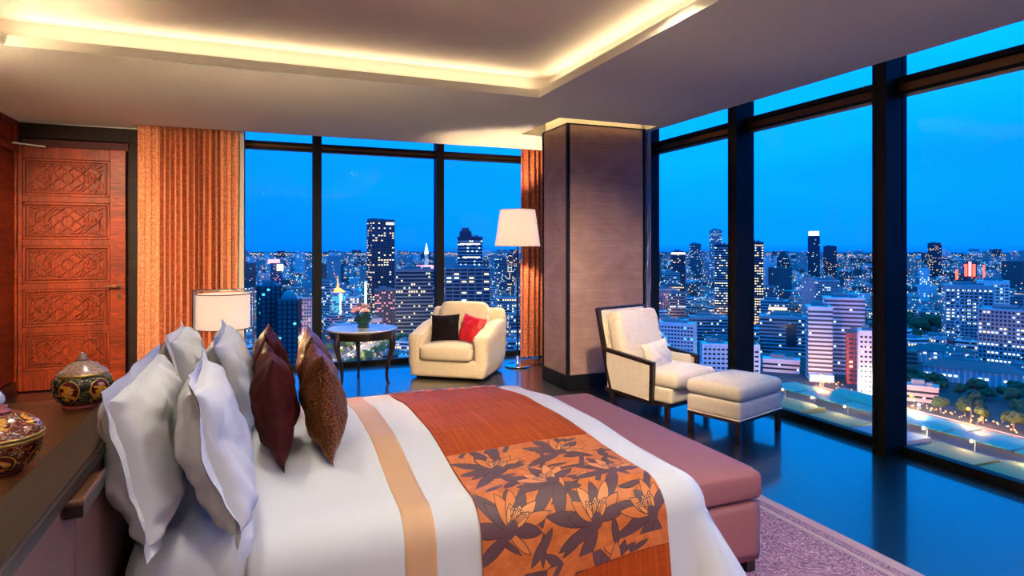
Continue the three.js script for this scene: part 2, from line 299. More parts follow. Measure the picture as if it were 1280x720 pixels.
// walls
{
  const l = struct('wall_left', box(LEFTX - 0.2, LEFTX, 0, 3.1, D - 0.1, BACKZ + 0.2, 0.9, true), M.teak, 'wood panelled wall beside the carved door');
  for (let i = 0; i < 6; i++) {
    const z0 = -7.5 + i * 1.55;
    mesh('panel', rbox(LEFTX, LEFTX + 0.02, 0.14, 2.36, z0, z0 + 1.4, 0.008, 0.9, true), M.teak, l);
    mesh('frieze_panel', rbox(LEFTX, LEFTX + 0.02, 2.5, 2.64, z0, z0 + 1.4, 0.008, 0.9), M.teak, l);
    mesh('stile', rbox(LEFTX, LEFTX + 0.03, 0, H - 0.012, z0 - 0.11, z0 - 0.04, 0.006, 0.9, true), M.teak, l);
  }
  mesh('rail', rbox(LEFTX, LEFTX + 0.035, 2.4, 2.46, -7.6, BACKZ, 0.008, 0.9), M.teak, l);
  mesh('rail', rbox(LEFTX, LEFTX + 0.035, 2.66, H - 0.012, -7.6, BACKZ, 0.006, 0.9), M.teak, l);
  struct('baseboard_left', rbox(LEFTX, LEFTX + 0.025, 0, 0.12, -7.6, BACKZ, 0.005), M.darkWood);
  struct('wall_near', box(LEFTX - 0.2, W + 0.1, 0, 3.1, BACKZ, BACKZ + 0.2), M.wallPlain, 'plain beige wall behind the photographer');
  const b = struct('wall_back', join([box(LEFTX - 0.2, -0.17, 0, 3.1, D - 0.1, -7.66, 0.9, true), box(-0.26, -0.17, 0, 2.98, -7.66, -7.56)]), M.wallWood, 'dark wooden wall around the carved door');
  mesh('window_jamb', rbox(-0.24, -0.175, 0, 2.98, -7.56, -7.53, 0.004), M.wallPlain, b);
  mesh('lintel', rbox(-2.24, -1.22, 2.55, H - 0.014, -7.66, -7.6, 0.006, 0.9), M.wallWood, b);
  mesh('jamb', rbox(-1.29, -1.18, 0, 2.55, -7.66, -7.6, 0.006, 0.9, true), M.wallWood, b);
  mesh('overdoor_board', rbox(-2.22, -1.3, 2.465, 2.545, -7.66, -7.63, 0.006, 0.9), phys({ color: lin(0.07, 0.022, 0.024), roughness: 0.7, specularIntensity: 0.4 }), b);
}

// ---------------------------------------------------------------- carved door
{
  const d = new THREE.Group(); d.name = 'door_1'; d.position.set(-1.795, 0.01, -7.63); scene.add(d);
  tag(d, 'tall teak door with five carved lattice panels and a bronze lever', null, null, 'structure');
  const hw = 0.475, Ht = 2.45;
  const stileR = 0.14, stileL = 0.06, ph = 0.415, y0 = 0.19;
  mesh('stile', rbox(-hw, -hw + stileL, 0, Ht, 0, 0.045, 0.004, 0.8, true), M.teak, d);
  mesh('stile', rbox(hw - stileR, hw, 0, Ht, 0, 0.045, 0.004, 0.8, true), M.teak, d);
  const px0 = -hw + stileL, px1 = hw - stileR, pc = (px0 + px1) / 2;
  mesh('backing', box(px0, px1, 0.02, Ht - 0.02, 0.0, 0.012, 0.8), M.teak, d);
  const lat = (() => {                                       // strapwork of one panel, centred, 0.52 x 0.2
    const out = [], r = 0.0062, T2 = (pts, closed) => { const g = tube(pts.map(([x, y]) => [x, y, 0]), r, pts.length * 5, 5, closed); g.scale(1, 1, 3.2); out.push(g); };
    const circ = (cx, cy, rr, lob, amp) => { const p = []; for (let i = 0; i < 32; i++) { const a = i / 32 * 6.2832, q = rr * (1 + amp * Math.cos(a * lob)); p.push([cx + q * Math.cos(a), cy + q * Math.sin(a)]); } T2(p, true); };
    circ(0, 0, 0.042, 8, 0.08);
    for (const sx of [-1, 1]) {
      for (const sy of [-1, 1]) {
        T2([[0, 0.042 * sy], [0.03 * sx, 0.07 * sy], [0.075 * sx, 0.092 * sy], [0.105 * sx, 0.06 * sy], [0.085 * sx, 0.02 * sy], [0.042 * sx, 0]]);
        T2([[0.07 * sx, 0], [0.12 * sx, 0.05 * sy], [0.17 * sx, 0.085 * sy], [0.225 * sx, 0.06 * sy], [0.235 * sx, 0.0]]);
        T2([[0.1 * sx, -0.1 * sy], [0.15 * sx, -0.06 * sy], [0.2 * sx, -0.01 * sy], [0.26 * sx, 0.045 * sy]]);
        T2([[0.02 * sx, 0.1 * sy], [0.07 * sx, 0.062 * sy], [0.13 * sx, 0.02 * sy], [0.155 * sx, -0.025 * sy]]);
        T2([[0.155 * sx, 0.1 * sy], [0.2 * sx, 0.075 * sy], [0.26 * sx, 0.1 * sy]]);
        T2([[0.17 * sx, 0.0], [0.185 * sx, 0.03 * sy], [0.205 * sx, 0.022 * sy], [0.195 * sx, 0.004 * sy]]);
        T2([[0.2 * sx, 0.1 * sy], [0.235 * sx, 0.06 * sy], [0.26 * sx, 0.075 * sy]]);
      }
      circ(0.155 * sx, 0, 0.03, 4, 0.2);
    }
    return join(out.map((g) => boxUV(g, 0.5)));
  })();
  for (let i = 0; i < 6; i++) mesh('rail', rbox(px0, px1, i === 0 ? 0 : y0 + i * 0.44 - 0.055, i === 5 ? Ht : y0 + i * 0.44 + 0.005, 0, 0.045, 0.004, 0.8), M.teak, d);
  for (let i = 0; i < 5; i++) {
    const a = y0 + i * 0.44 + 0.005, b = y0 + (i + 1) * 0.44 - 0.055, m = (a + b) / 2;
    const p = mesh('carved_panel', rbox(px0 + 0.055, px1 - 0.055, a + 0.05, b - 0.05, 0.008, 0.018, 0.003, 0.8), M.teak, d);
    const lt = mesh('lattice', lat, M.teak, p); lt.position.set(pc, m, 0.02); lt.scale.set((px1 - px0 - 0.12) / 0.53, (b - a - 0.1) / 0.205, 1);
    mesh('moulding', join([rbox(px0, px1, a, a + 0.028, 0.01, 0.036, 0.008), rbox(px0, px1, b - 0.028, b, 0.01, 0.036, 0.008), rbox(px0, px0 + 0.028, a, b, 0.01, 0.036, 0.008), rbox(px1 - 0.028, px1, a, b, 0.01, 0.036, 0.008),
      rbox(px0 + 0.032, px1 - 0.032, a + 0.034, a + 0.05, 0.01, 0.028, 0.005), rbox(px0 + 0.032, px1 - 0.032, b - 0.05, b - 0.034, 0.01, 0.028, 0.005), rbox(px0 + 0.036, px0 + 0.055, a + 0.034, b - 0.034, 0.01, 0.028, 0.005), rbox(px1 - 0.055, px1 - 0.036, a + 0.034, b - 0.034, 0.01, 0.028, 0.005)]), M.teak, p);
  }
  const h = mesh('door_handle', join([tube([[0.415, 1.03, 0.045], [0.415, 1.03, 0.09], [0.40, 1.032, 0.1], [0.34, 1.035, 0.1], [0.31, 1.03, 0.1]], 0.009, 30, 8), new THREE.CylinderGeometry(0.026, 0.026, 0.012, 20).rotateX(Math.PI / 2).translate(0.415, 1.03, 0.05)].map((g) => boxUV(g))), M.bronze, d);
  h.userData.label = 'dark bronze lever handle';
  mesh('lock_rose', new THREE.CylinderGeometry(0.024, 0.024, 0.012, 20).rotateX(Math.PI / 2).translate(0.415, 0.93, 0.05), M.bronze, d);
  for (const y of [0.25, 1.1, 1.95, 2.27]) mesh('hinge', rbox(-hw - 0.03, -hw + 0.006, y, y + 0.11, 0.02, 0.05, 0.003), M.brass, d).userData.label = 'small brass hinge';
  mesh('door_closer', join([tube([[-hw - 0.03, 2.475, 0.1], [-0.2, 2.44, 0.13]], 0.008, 6, 6), rbox(-hw - 0.05, -hw + 0.06, 2.46, 2.475, 0.0, 0.11, 0.003)].map((g) => boxUV(g))), M.trimWhite, d);
}

// ---------------------------------------------------------------- windows
const MZ = [-6.035, -4.56, -3.09, -1.615, -0.14, 1.335], MX = [-0.86, 0.615, 2.11, 3.585];
{
  const g = new THREE.Group(); g.name = 'window_1'; scene.add(g); tag(g, 'floor to ceiling window between the two curtains on the side table wall', null, null, 'structure');
  const z = D, edges = [-0.17, 0.615, 2.11, 3.585, W + 0.02];
  for (const x of MX.slice(1)) mesh('mullion', rbox(x - 0.05, x + 0.05, 0, 2.98, z - 0.06, z + 0.09, 0.004), M.blackFrame, g);
  mesh('bottom_rail', rbox(-0.17, W + 0.08, 0, 0.06, z - 0.05, z + 0.012, 0.004), M.blackFrame, g);
  for (let i = 0; i < 4; i++) {
    const x0 = edges[i] + (i ? 0.05 : 0), x1 = edges[i + 1] - (i < 3 ? 0.05 : 0);
    const t = mesh('transom', join([rbox(x0, x1, 2.65, 2.675, z - 0.05, z + 0.05, 0.003), rbox(x0, x1, 2.58, 2.605, z - 0.05, z + 0.05, 0.003), rbox(x0, x1, 2.605, 2.65, z - 0.05, z + 0.02, 0.003)]), M.blackFrame, g);
    mesh('reveal', rbox(x0, x1, 2.612, 2.642, z + 0.02, z + 0.03, 0.003), M.bronze, t);
    mesh('glass_pane', box(x0, x1, 0.06, 2.58, z - 0.012, z), M.glass, g);
    mesh('glass_pane', box(x0, x1, 2.675, 2.98, z - 0.012, z), M.glass, g);
  }
}
{
  const g = new THREE.Group(); g.name = 'window_2'; scene.add(g); tag(g, 'floor to ceiling window wall beside the lounge chair and ottoman', null, null, 'structure');
  const x = W, edges = [D, ...MZ, BACKZ];
  for (const z of MZ) {
    const m = mesh('mullion', rbox(x - 0.15, x + 0.06, 0, 2.98, z - 0.052, z + 0.052, 0.004), M.blackFrame, g);
    mesh('edge_strip', join([rbox(x - 0.156, x - 0.15, 0, 2.98, z - 0.052, z - 0.03, 0.002), rbox(x - 0.156, x - 0.15, 0, 2.98, z + 0.03, z + 0.052, 0.002)]), M.blackFrame, m);
  }
  mesh('corner_post', rbox(x - 0.1, x + 0.08, 0, 2.98, D - 0.08, D + 0.1, 0.004), M.blackFrame, g);
  mesh('bottom_rail', rbox(x - 0.01, x + 0.06, 0, 0.06, D + 0.1, BACKZ, 0.004), M.blackFrame, g);
  for (let i = 0; i < edges.length - 1; i++) {
    const z0 = edges[i] + 0.052, z1 = edges[i + 1] - 0.052;
    const t = mesh('transom', join([rbox(x - 0.05, x + 0.05, 2.595, 2.632, z0, z1, 0.003), rbox(x - 0.05, x + 0.05, 2.505, 2.53, z0, z1, 0.003), rbox(x - 0.015, x + 0.05, 2.53, 2.595, z0, z1, 0.003)]), M.blackFrame, g);
    mesh('reveal', rbox(x - 0.024, x - 0.015, 2.536, 2.589, z0, z1, 0.003), M.bronze, t);
    mesh('glass_pane', box(x, x + 0.012, 0.06, 2.505, z0, z1), M.glass, g);
    mesh('glass_pane', box(x, x + 0.012, 2.632, 2.98, z0, z1), M.glass, g);
  }
}

// ---------------------------------------------------------------- column
{
  const X0 = 2.87, X1 = 3.805, Z0 = -6.25, Z1 = -5.645, y1 = 2.71, t = 0.034;
  const c = thing('column', 'square column clad in beige woven panels with black edge trims', 'column', [(X0 + X1) / 2, 0, (Z0 + Z1) / 2]);
  c.userData.kind = 'structure'; delete c.userData.category;
  const hx = (X1 - X0) / 2, hz = (Z1 - Z0) / 2;
  mesh('core', box(-hx + 0.03, hx - 0.03, 0, 2.899, -hz + 0.03, hz - 0.03), M.cream, c);
  mesh('plinth', join([rbox(-hx - 0.004, hx + 0.004, 0, 0.15, -hz - 0.004, hz + 0.004, 0.004)]), M.blackFrame, c);
  const pan = (x0, x1, z0, z1) => mesh('cloth_panel', rbox(x0, x1, 0.15, y1 - 0.012, z0, z1, 0.004), M.columnCloth, c);
  pan(-hx + t, hx - t, hz - 0.03, hz - 0.006); pan(-hx + 0.006, -hx + 0.03, -hz + t, hz - t); pan(-hx + t, hx - t, -hz + 0.006, -hz + 0.03); pan(hx - 0.03, hx - 0.006, -hz + t, hz - t);
  for (const sx of [-1, 1]) for (const sz of [-1, 1]) { const e = (s, H2, w) => s > 0 ? [H2 - w, H2] : [-H2, -H2 + w]; const wx = sz > 0 && sx < 0 ? 0.034 : 0.02; mesh('corner_trim', rbox(...e(sx, hx, wx), 0.15, y1, ...e(sz, hz, wx), 0.003), M.blackFrame, c); }
  mesh('top_trim', join([rbox(-hx, hx, y1 - 0.012, y1, hz - 0.03, hz, 0.002), rbox(-hx, hx, y1 - 0.012, y1, -hz, -hz + 0.03, 0.002), rbox(-hx, -hx + 0.03, y1 - 0.012, y1, -hz, hz, 0.002), rbox(hx - 0.03, hx, y1 - 0.012, y1, -hz, hz, 0.002)]), M.blackFrame, c);
}

// ---------------------------------------------------------------- curtains
// pleated cloth: a profile of folds (list of [along, out]) pulled up from floor to ceiling, three millimetres thick
function curtainShape(len, height, folds, depth, seed, sway = 0.012) {
  const n = folds * 10, rows = 26, pos = [], idx = [], uv = [];
  const prof = (i, v) => {
    const u = i / n, k = u * folds, wob = perlin.noise(k * 0.7 + seed, v * 1.1, 3.3), ph = k * Math.PI * 2 + 0.6 * perlin.noise(k * 0.4 + seed, 0, 7) * 4;
    const edge = Math.min(1, Math.min(u, 1 - u) * folds * 1.3), d = depth * (0.65 + 0.7 * Math.abs(perlin.noise(Math.floor(k) * 3.7 + seed, 1.3, 0))) * (0.25 + 0.75 * edge);
    return [u * len + 0.25 * len / folds * Math.sin(ph * 2) * 0.4 + wob * sway, d * Math.sin(ph) + wob * sway * 1.5];
  };
  for (const off of [0, -0.004]) for (let r = 0; r <= rows; r++) for (let i = 0; i <= n; i++) { const v = r / rows, [a, b] = prof(i, v); pos.push(a, v * height, b + off); uv.push(i / n * len * 1.9 / 0.7, v * height / 0.7); }
  const N = n + 1, B = N * (rows + 1);
  for (let r = 0; r < rows; r++) for (let i = 0; i < n; i++) { const q = r * N + i; idx.push(q, q + 1, q + N, q + 1, q + N + 1, q + N, B + q, B + q + N, B + q + 1, B + q + 1, B + q + N, B + q + N + 1); }
  for (let i = 0; i < n; i++) { const q = i, e = rows * N + i; idx.push(q, B + q, q + 1, q + 1, B + q, B + q + 1, e, e + 1, B + e, e + 1, B + e + 1, B + e); }
  const g = new THREE.BufferGeometry(); g.setAttribute('position', new THREE.Float32BufferAttribute(pos, 3)); g.setAttribute('uv', new THREE.Float32BufferAttribute(uv, 2)); g.setIndex(idx); g.computeVertexNormals(); return g;
}
{
  const a = thing('curtain', 'wide brown damask curtain hanging between the carved door and the window', 'curtain', [-1.205, 0.015, -7.5]);
  mesh('leading_panel', curtainShape(0.2, 2.86, 2, 0.028, 2.2), M.curtain, a);
  const b = mesh('pleated_panel', curtainShape(0.6, 2.86, 11, 0.06, 5.1), M.curtain, a); b.position.x = 0.2;
  const c = mesh('leading_panel', curtainShape(0.17, 2.86, 2, 0.03, 9.4), M.curtain, a); c.position.x = 0.8;
  mesh('curtain_track', rbox(0, 0.97, 2.86, 2.9, -0.02, 0.02, 0.004), M.blackFrame, a);
  const p = thing('curtain', 'narrow rosy damask curtain behind the floor lamp', 'curtain', [3.13, 0.015, -7.5]);
  mesh('pleated_panel', curtainShape(0.62, 2.86, 8, 0.05, 11.3), M.curtainPink, p);
  mesh('curtain_track', rbox(0, 0.62, 2.86, 2.9, -0.02, 0.02, 0.004), M.blackFrame, p);
  const s = thing('curtain', 'thin grey curtain bunched at the window beside the column', 'curtain', [3.99, 0.015, -5.82], Math.PI / 2);
  mesh('pleated_panel', curtainShape(0.6, 2.86, 9, 0.028, 21.3), M.sheer, s);
  mesh('curtain_track', rbox(0, 0.6, 2.86, 2.9, -0.02, 0.02, 0.004), M.blackFrame, s);
}

// ---------------------------------------------------------------- recessed ceiling lamps (in the tray, above the bed and towards the near wall)
function downlight(x, z, k, label, { angle = 1.15, y = TOP, aim = [x, 0, z], color = [1, 0.92, 0.80], group } = {}) {
  const t = thing('ceiling_downlight', label, 'ceiling light', [x, y - 0.012, z], 0, group);
  mesh('ring', new THREE.TorusGeometry(0.072, 0.009, 8, 28).rotateX(Math.PI / 2).translate(0, 0.006, 0), M.trimWhite, t);
  mesh('glowing_lens', new THREE.CylinderGeometry(0.066, 0.066, 0.008, 28).translate(0, 0.007, 0), glow(1, 0.88, 0.72, 2), t);
  const L = new THREE.SpotLight(lin(...color), k, 0, angle, 1, 2); L.name = 'downlight_spot'; L.position.set(x, y - 0.03, z); L.target.position.set(...aim); L.castShadow = true; L.shadow.radius = 4;
  scene.add(L); scene.add(L.target);
}
for (const [x, z] of [[-0.3, -2.9], [1.1, -2.9], [-0.3, -1.2], [1.1, -1.2], [-0.3, 0.5], [1.1, 0.5]]) downlight(x, z, z > 0 ? 9.4 : z > -2 ? 5 : 4.4, 'round recessed ceiling lamp in the raised tray above the bed', { group: 'recessed ceiling lamps in the tray' });
for (const z of [-1.0, 0.6]) downlight(1.95, z, 8, 'round recessed ceiling lamp in the raised tray above the bench and rug', { group: 'recessed ceiling lamps above the rug' });
const WARM = [1, 0.76, 0.48];
downlight(-1.85, -4.9, 55, 'recessed lamp turned to the carved door', { y: H, aim: [-1.75, 0.35, -7.6], angle: 0.7, color: WARM });
downlight(-1.75, -4.3, 85, 'recessed lamp turned to the brown damask curtain', { y: H, aim: [-0.8, 1.2, -7.5], angle: 0.6, color: WARM });
downlight(1.7, -3.1, 80, 'recessed lamp turned to the armchair and side table', { aim: [1.8, 0.4, -6.9], angle: 0.5, color: WARM });
downlight(1.85, -2.5, 85, 'recessed lamp turned to the lounge chair and column', { aim: [2.95, 0.7, -4.95], angle: 0.52, color: WARM });

// ---------------------------------------------------------------- rug
{
  const r = thing('rug', 'mauve patterned rug under the bed and the upholstered bench', 'rug', [0, 0, 0]);
  mesh('pile_field', rbox(0.2, 2.55, 0.001, 0.014, -4.15, 1.1, 0.004, 0.9), M.rug, r);
  const bd = (x0, x1, k) => mesh('border_band', rbox(x0, x1, 0.001, 0.0145, -4.35, 1.3, 0.004, 0.5), k, r);
  bd(2.552, 2.585, M.rugBorder); bd(2.587, 2.63, M.rug); bd(2.632, 2.697, M.rugBorder);
}

// ---------------------------------------------------------------- headboard with the shelf behind it
{
  const h = thing('headboard', 'low dark headboard with an olive brown ledge and a wooden shelf behind', 'headboard', [0, 0, 0]);
  const hy = 0.93;
  mesh('ledge', rbox(-0.5, -0.395, hy - 0.035, hy, -3.9, 0.4, 0.004, 0.9), M.ledge, h).userData.label = 'olive brown wooden ledge';
  mesh('front_bead', rbox(-0.398, -0.388, hy - 0.035, hy - 0.004, -3.9, 0.4, 0.003, 0.9), M.darkWood, h);
  mesh('frame', box(-0.48, -0.435, 0, hy - 0.035, -3.88, 0.38, 0.9), M.darkWood, h);
  for (let i = 0; i < 4; i++) mesh('leather_panel', cushion(0.05, 0.78, 1.04, 0.02, 0.0, { side: 0.004, n: 8 }).translate(-0.425, 0.49, -3.33 + i * 1.055), M.leather, h);
  mesh('shelf_board', rbox(-1.12, -0.49, 0.825, 0.86, -2.9, 0.4, 0.004, 0.9, true), M.shelf, h).userData.label = 'polished brown shelf';
  mesh('cabinet', box(-1.1, -0.48, 0.02, 0.825, -2.88, 0.38, 0.9), M.darkWood, h);
  const tr = mesh('reading_tray', rbox(-0.402, -0.36, 0.884, 0.89, -1.83, -1.62, 0.002, 0.9), M.shelf, h); tr.userData.label = 'small wooden tray fixed to the headboard';
  mesh('tray_side', join([rbox(-0.366, -0.36, 0.89, 0.898, -1.83, -1.62, 0.002), rbox(-0.402, -0.366, 0.89, 0.896, -1.628, -1.62, 0.002)]), M.leather, tr);
  mesh('tray_bottom', rbox(-0.4, -0.362, 0.856, 0.884, -1.83, -1.622, 0.002), M.darkWood, tr);
}
// lidded porcelain jars with dense gold scrollwork
function ornament(seed, ground, dense, medal) {
  const Wc = 1024, Hc = 512, c = document.createElement('canvas'); c.width = Wc; c.height = Hc; const x = c.getContext('2d'); reseed(seed);
  x.fillStyle = ground; x.fillRect(0, 0, Wc, Hc);
  const cols = dense;
  for (let i = 0; i < 1500; i++) {
    x.strokeStyle = x.fillStyle = cols[Math.floor(rnd() * cols.length)]; x.lineWidth = 1.5 + rnd() * 2;
    const a = rnd() * Wc, b = rnd() * Hc, r = 4 + rnd() * 9, s = rnd() * 6.28;
    x.beginPath(); x.arc(a, b, r, s, s + 3.6); x.stroke(); if (rnd() < 0.6) { x.beginPath(); x.arc(a + r * Math.cos(s), b + r * Math.sin(s), 2.6, 0, 6.3); x.fill(); }
  }
  for (const y of [6, 60, 452, 506]) { x.strokeStyle = '#d8a63c'; x.lineWidth = 5; x.beginPath(); x.moveTo(0, y); x.lineTo(Wc, y); x.stroke(); }
  for (const y of [32, 480]) for (let i = 0; i < 42; i++) { x.fillStyle = i % 2 ? '#e9d9a8' : '#a8322a'; x.beginPath(); x.arc((i + 0.5) * Wc / 42, y, 9, 0, 6.3); x.fill(); }
  if (medal) for (let i = 0; i < 6; i++) {
    const cx = (i + 0.5) * Wc / 6, cyy = 256; x.fillStyle = '#5a0f10'; x.strokeStyle = '#e0b048'; x.lineWidth = 6;
    x.beginPath(); x.moveTo(cx, cyy - 120); x.bezierCurveTo(cx + 80, cyy - 100, cx + 70, cyy + 60, cx, cyy + 110); x.bezierCurveTo(cx - 70, cyy + 60, cx - 80, cyy - 100, cx, cyy - 120); x.fill(); x.stroke();
    x.fillStyle = '#f0a030'; for (let k = 0; k < 7; k++) { x.beginPath(); x.ellipse(cx + (rnd() - 0.5) * 50, cyy - 60 + k * 22, 22 + rnd() * 12, 15, rnd(), 0, 6.3); x.fill(); }
    x.fillStyle = '#fbd98a'; for (let k = 0; k < 5; k++) { x.beginPath(); x.ellipse(cx + (rnd() - 0.5) * 40, cyy - 45 + k * 26, 9, 7, rnd(), 0, 6.3); x.fill(); }
  }
  const t = new THREE.CanvasTexture(c); t.colorSpace = THREE.SRGBColorSpace; t.wrapS = THREE.RepeatWrapping; return t;
}
{
  const gloss = (map) => phys({ map, roughness: 0.25, clearcoat: 0.8, clearcoatRoughness: 0.1 });
  const oA = gloss(ornament(11, '#1c1d16', ['#c99a3a', '#3f7d4a', '#e8d9a0', '#7d2a30', '#4a6aa0', '#d9b95a'], true)), oAl = gloss(ornament(12, '#b08a7c', ['#f0e0c0', '#d8b050', '#b05a70', '#e8d0d8', '#4a7d5a'], false));
  const oB = gloss(ornament(21, '#5e1c18', ['#e0b860', '#e8dcc0', '#c04a30', '#2a5a4a', '#d8a040'], true)), oBl = gloss(ornament(22, '#7a2c22', ['#e9cf90', '#f0e8d8', '#d07030', '#355a80'], true));
  const gold = phys({ color: lin(0.62, 0.4, 0.12), roughness: 0.3, metalness: 0.6 }), rose = phys({ color: lin(0.45, 0.1, 0.12), roughness: 0.25, clearcoat: 0.8 });
  const a = thing('lidded_jar', 'squat porcelain jar with black and gold scrollwork, beside the carved door end of the shelf', 'jar', [-0.617, 0.86, -2.75], 0.3); a.scale.setScalar(0.94);
  mesh('body', lathe([[0, 0.012], [0.06, 0.012], [0.085, 0.03], [0.102, 0.06], [0.105, 0.085], [0.098, 0.112], [0.082, 0.128], [0.07, 0.132]], 48), oA, a);
  mesh('foot', lathe([[0, 0], [0.066, 0], [0.068, 0.006], [0.064, 0.016], [0, 0.016]]), rose, a);
  mesh('rim', new THREE.TorusGeometry(0.083, 0.006, 8, 48).rotateX(Math.PI / 2).translate(0, 0.129, 0), gold, a);
  const al = mesh('lid', lathe([[0.082, 0.133], [0.08, 0.142], [0.066, 0.15], [0.05, 0.166], [0.03, 0.176], [0.012, 0.18], [0, 0.181]], 48), oAl, a);
  mesh('knob', lathe([[0, 0.178], [0.016, 0.18], [0.021, 0.186], [0.012, 0.192], [0.014, 0.2], [0.006, 0.21], [0, 0.213]]), oAl, al);
  const b = thing('lidded_jar', 'larger maroon and gold porcelain jar with pointed white knob', 'jar', [-0.64, 0.86, -2.02], 0.9); b.scale.set(0.8, 0.85, 0.8);
  mesh('body', lathe([[0, 0.01], [0.06, 0.01], [0.09, 0.022], [0.112, 0.05], [0.119, 0.085], [0.119, 0.112]], 48), oB, b);
  mesh('foot', lathe([[0, 0], [0.066, 0], [0.066, 0.012], [0, 0.014]]), rose, b);
  const bl = mesh('lid', lathe([[0.122, 0.118], [0.121, 0.13], [0.108, 0.148], [0.085, 0.166], [0.06, 0.178], [0.035, 0.184], [0, 0.186]], 48), oBl, b);
  mesh('rim', join([new THREE.TorusGeometry(0.121, 0.0055, 8, 48).rotateX(Math.PI / 2).translate(0, 0.115, 0), new THREE.TorusGeometry(0.121, 0.004, 8, 48).rotateX(Math.PI / 2).translate(0, 0.104, 0)]), gold, b);
  mesh('knob_base', lathe([[0, 0.183], [0.036, 0.185], [0.036, 0.19], [0.022, 0.196], [0.026, 0.204], [0.012, 0.21], [0, 0.21]]), rose, bl);
  mesh('knob', lathe([[0, 0.206], [0.014, 0.208], [0.02, 0.22], [0.016, 0.236], [0.006, 0.25], [0, 0.256]]), gloss(ornament(31, '#dfe6ee', ['#3a5a9a', '#c8a040', '#a03030'], false)), bl);
}

// ---------------------------------------------------------------- bed
const nearEdge = (x) => -2.12 + 0.13 * smoothstep(x, 0.6, 1.4);
const BX1 = 1.455, BZ1 = -2.1, BZ0 = -3.62, BY = 0.632;
function drape(xp, zp, off = 0) {
  const ev = (xp, zp) => {
    const R = 0.12, q = R * Math.PI / 2, ox = Math.max(0, xp - BX1), Z1 = nearEdge(xp), oz = zp > Z1 ? zp - Z1 : zp < BZ0 ? zp - BZ0 : 0, d = Math.hypot(ox, oz);
    const cx = Math.min(xp, BX1), cz = clamp(zp, BZ0, Z1);
    let y = BY - lerp(0.072, 0.032, smoothstep(xp, 0.6, 1.4)) * smoothstep(zp, -2.75, -2.12) - 0.045 * smoothstep(-zp, 3.1, 3.62) - 0.01 * smoothstep(xp, 1.1, 1.45) + 0.004 * fbm(xp * 2.5, 0.3, zp * 2.5, 3);
    let h = 0, nx = 0, nz = 0;
    if (d > 0) {
      nx = ox / d; nz = oz / d; const corner = Math.abs(nx * nz) * 2;
      if (d < q) { h = R * Math.sin(d / R); y -= R * (1 - Math.cos(d / R)); }
      else {
        const e = d - q, along = nx > 0.7 ? zp : xp, fold = fbm(along * 2.1 + 4, 1.7, e * 0.8, 2);
        h = R + e * (0.13 + 0.42 * corner * (nz > 0 ? 1 : 0)) + fold * 0.05 * smoothstep(e, 0, 0.3); y -= R + e * 0.985;
        if (nx > 0.9) h = Math.min(h, R + 0.02 + fold * 0.01);
      }
    }
    return new THREE.Vector3(cx + nx * h, y, cz + nz * h);
  };
  const p = ev(xp, zp); if (!off) return p;
  const a = ev(xp + 0.004, zp).sub(ev(xp - 0.004, zp)), b = ev(xp, zp + 0.004).sub(ev(xp, zp - 0.004));
  return p.add(b.cross(a).normalize().multiplyScalar(off));
}
function clothSheet(x0, x1, z0, z1, nx, nz, off, thick = 0.004, uvs) {
  const pos = [], uv = [], idx = [], N = nx + 1, B = N * (nz + 1);
  for (const o of [off, off - thick]) for (let j = 0; j <= nz; j++) for (let i = 0; i <= nx; i++) {
    const x = lerp(x0, x1, i / nx), z = lerp(z0, z1, j / nz), p = drape(x, z, o || 1e-5); pos.push(p.x, p.y, p.z); if (uvs) uv.push(i / nx * uvs[0], j / nz * uvs[1]); else uv.push(x, z);
  }
  for (let j = 0; j < nz; j++) for (let i = 0; i < nx; i++) { const q = j * N + i; idx.push(q, q + N, q + 1, q + 1, q + N, q + N + 1, B + q, B + q + 1, B + q + N, B + q + 1, B + q + N + 1, B + q + N); }
  const side = (a, b) => idx.push(a, b, B + a, b, B + b, B + a);
  for (let i = 0; i < nx; i++) { side(i, i + 1); side(nz * N + i + 1, nz * N + i); }
  for (let j = 0; j < nz; j++) { side((j + 1) * N, j * N); side(j * N + nx, (j + 1) * N + nx); }
  const g = new THREE.BufferGeometry(); g.setAttribute('position', new THREE.Float32BufferAttribute(pos, 3)); g.setAttribute('uv', new THREE.Float32BufferAttribute(uv, 2)); g.setIndex(idx); g.computeVertexNormals(); return g;
}
{
  const b = thing('bed', 'king size bed with white sheet against the dark headboard', 'bed', [0, 0, 0]);
  mesh('bed_base', rbox(-0.36, 1.42, 0.016, 0.265, -3.58, -2.12, 0.02), M.leather, b);
  mesh('mattress', cushion(1.76, 0.25, 1.5, 0.08, 0.0, { side: 0.004 }).translate(0.51, 0.39, -2.855), M.sheet, b);
  mesh('fitted_sheet', cushion(0.38, 0.3, 1.7, 0.1, 0.006, { wrinkle: 0.006, seed: 4, n: 24 }).translate(-0.18, 0.445, -2.855), M.sheet, b);
  const dv = thing('duvet', 'white duvet spread over the bed with one woven apricot stripe', 'duvet', [0, 0, 0]);
  mesh('cover', clothSheet(-0.04, BX1 + 0.55, BZ0 - 0.6, BZ1 + 0.62, 110, 130, 0.006, 0.014), M.white, dv);
  mesh('woven_band', clothSheet(0.432, 0.536, BZ0 - 0.6, BZ1 + 0.618, 8, 130, 0.009, 0.004), M.band, dv).userData.label = 'apricot woven stripe';
}
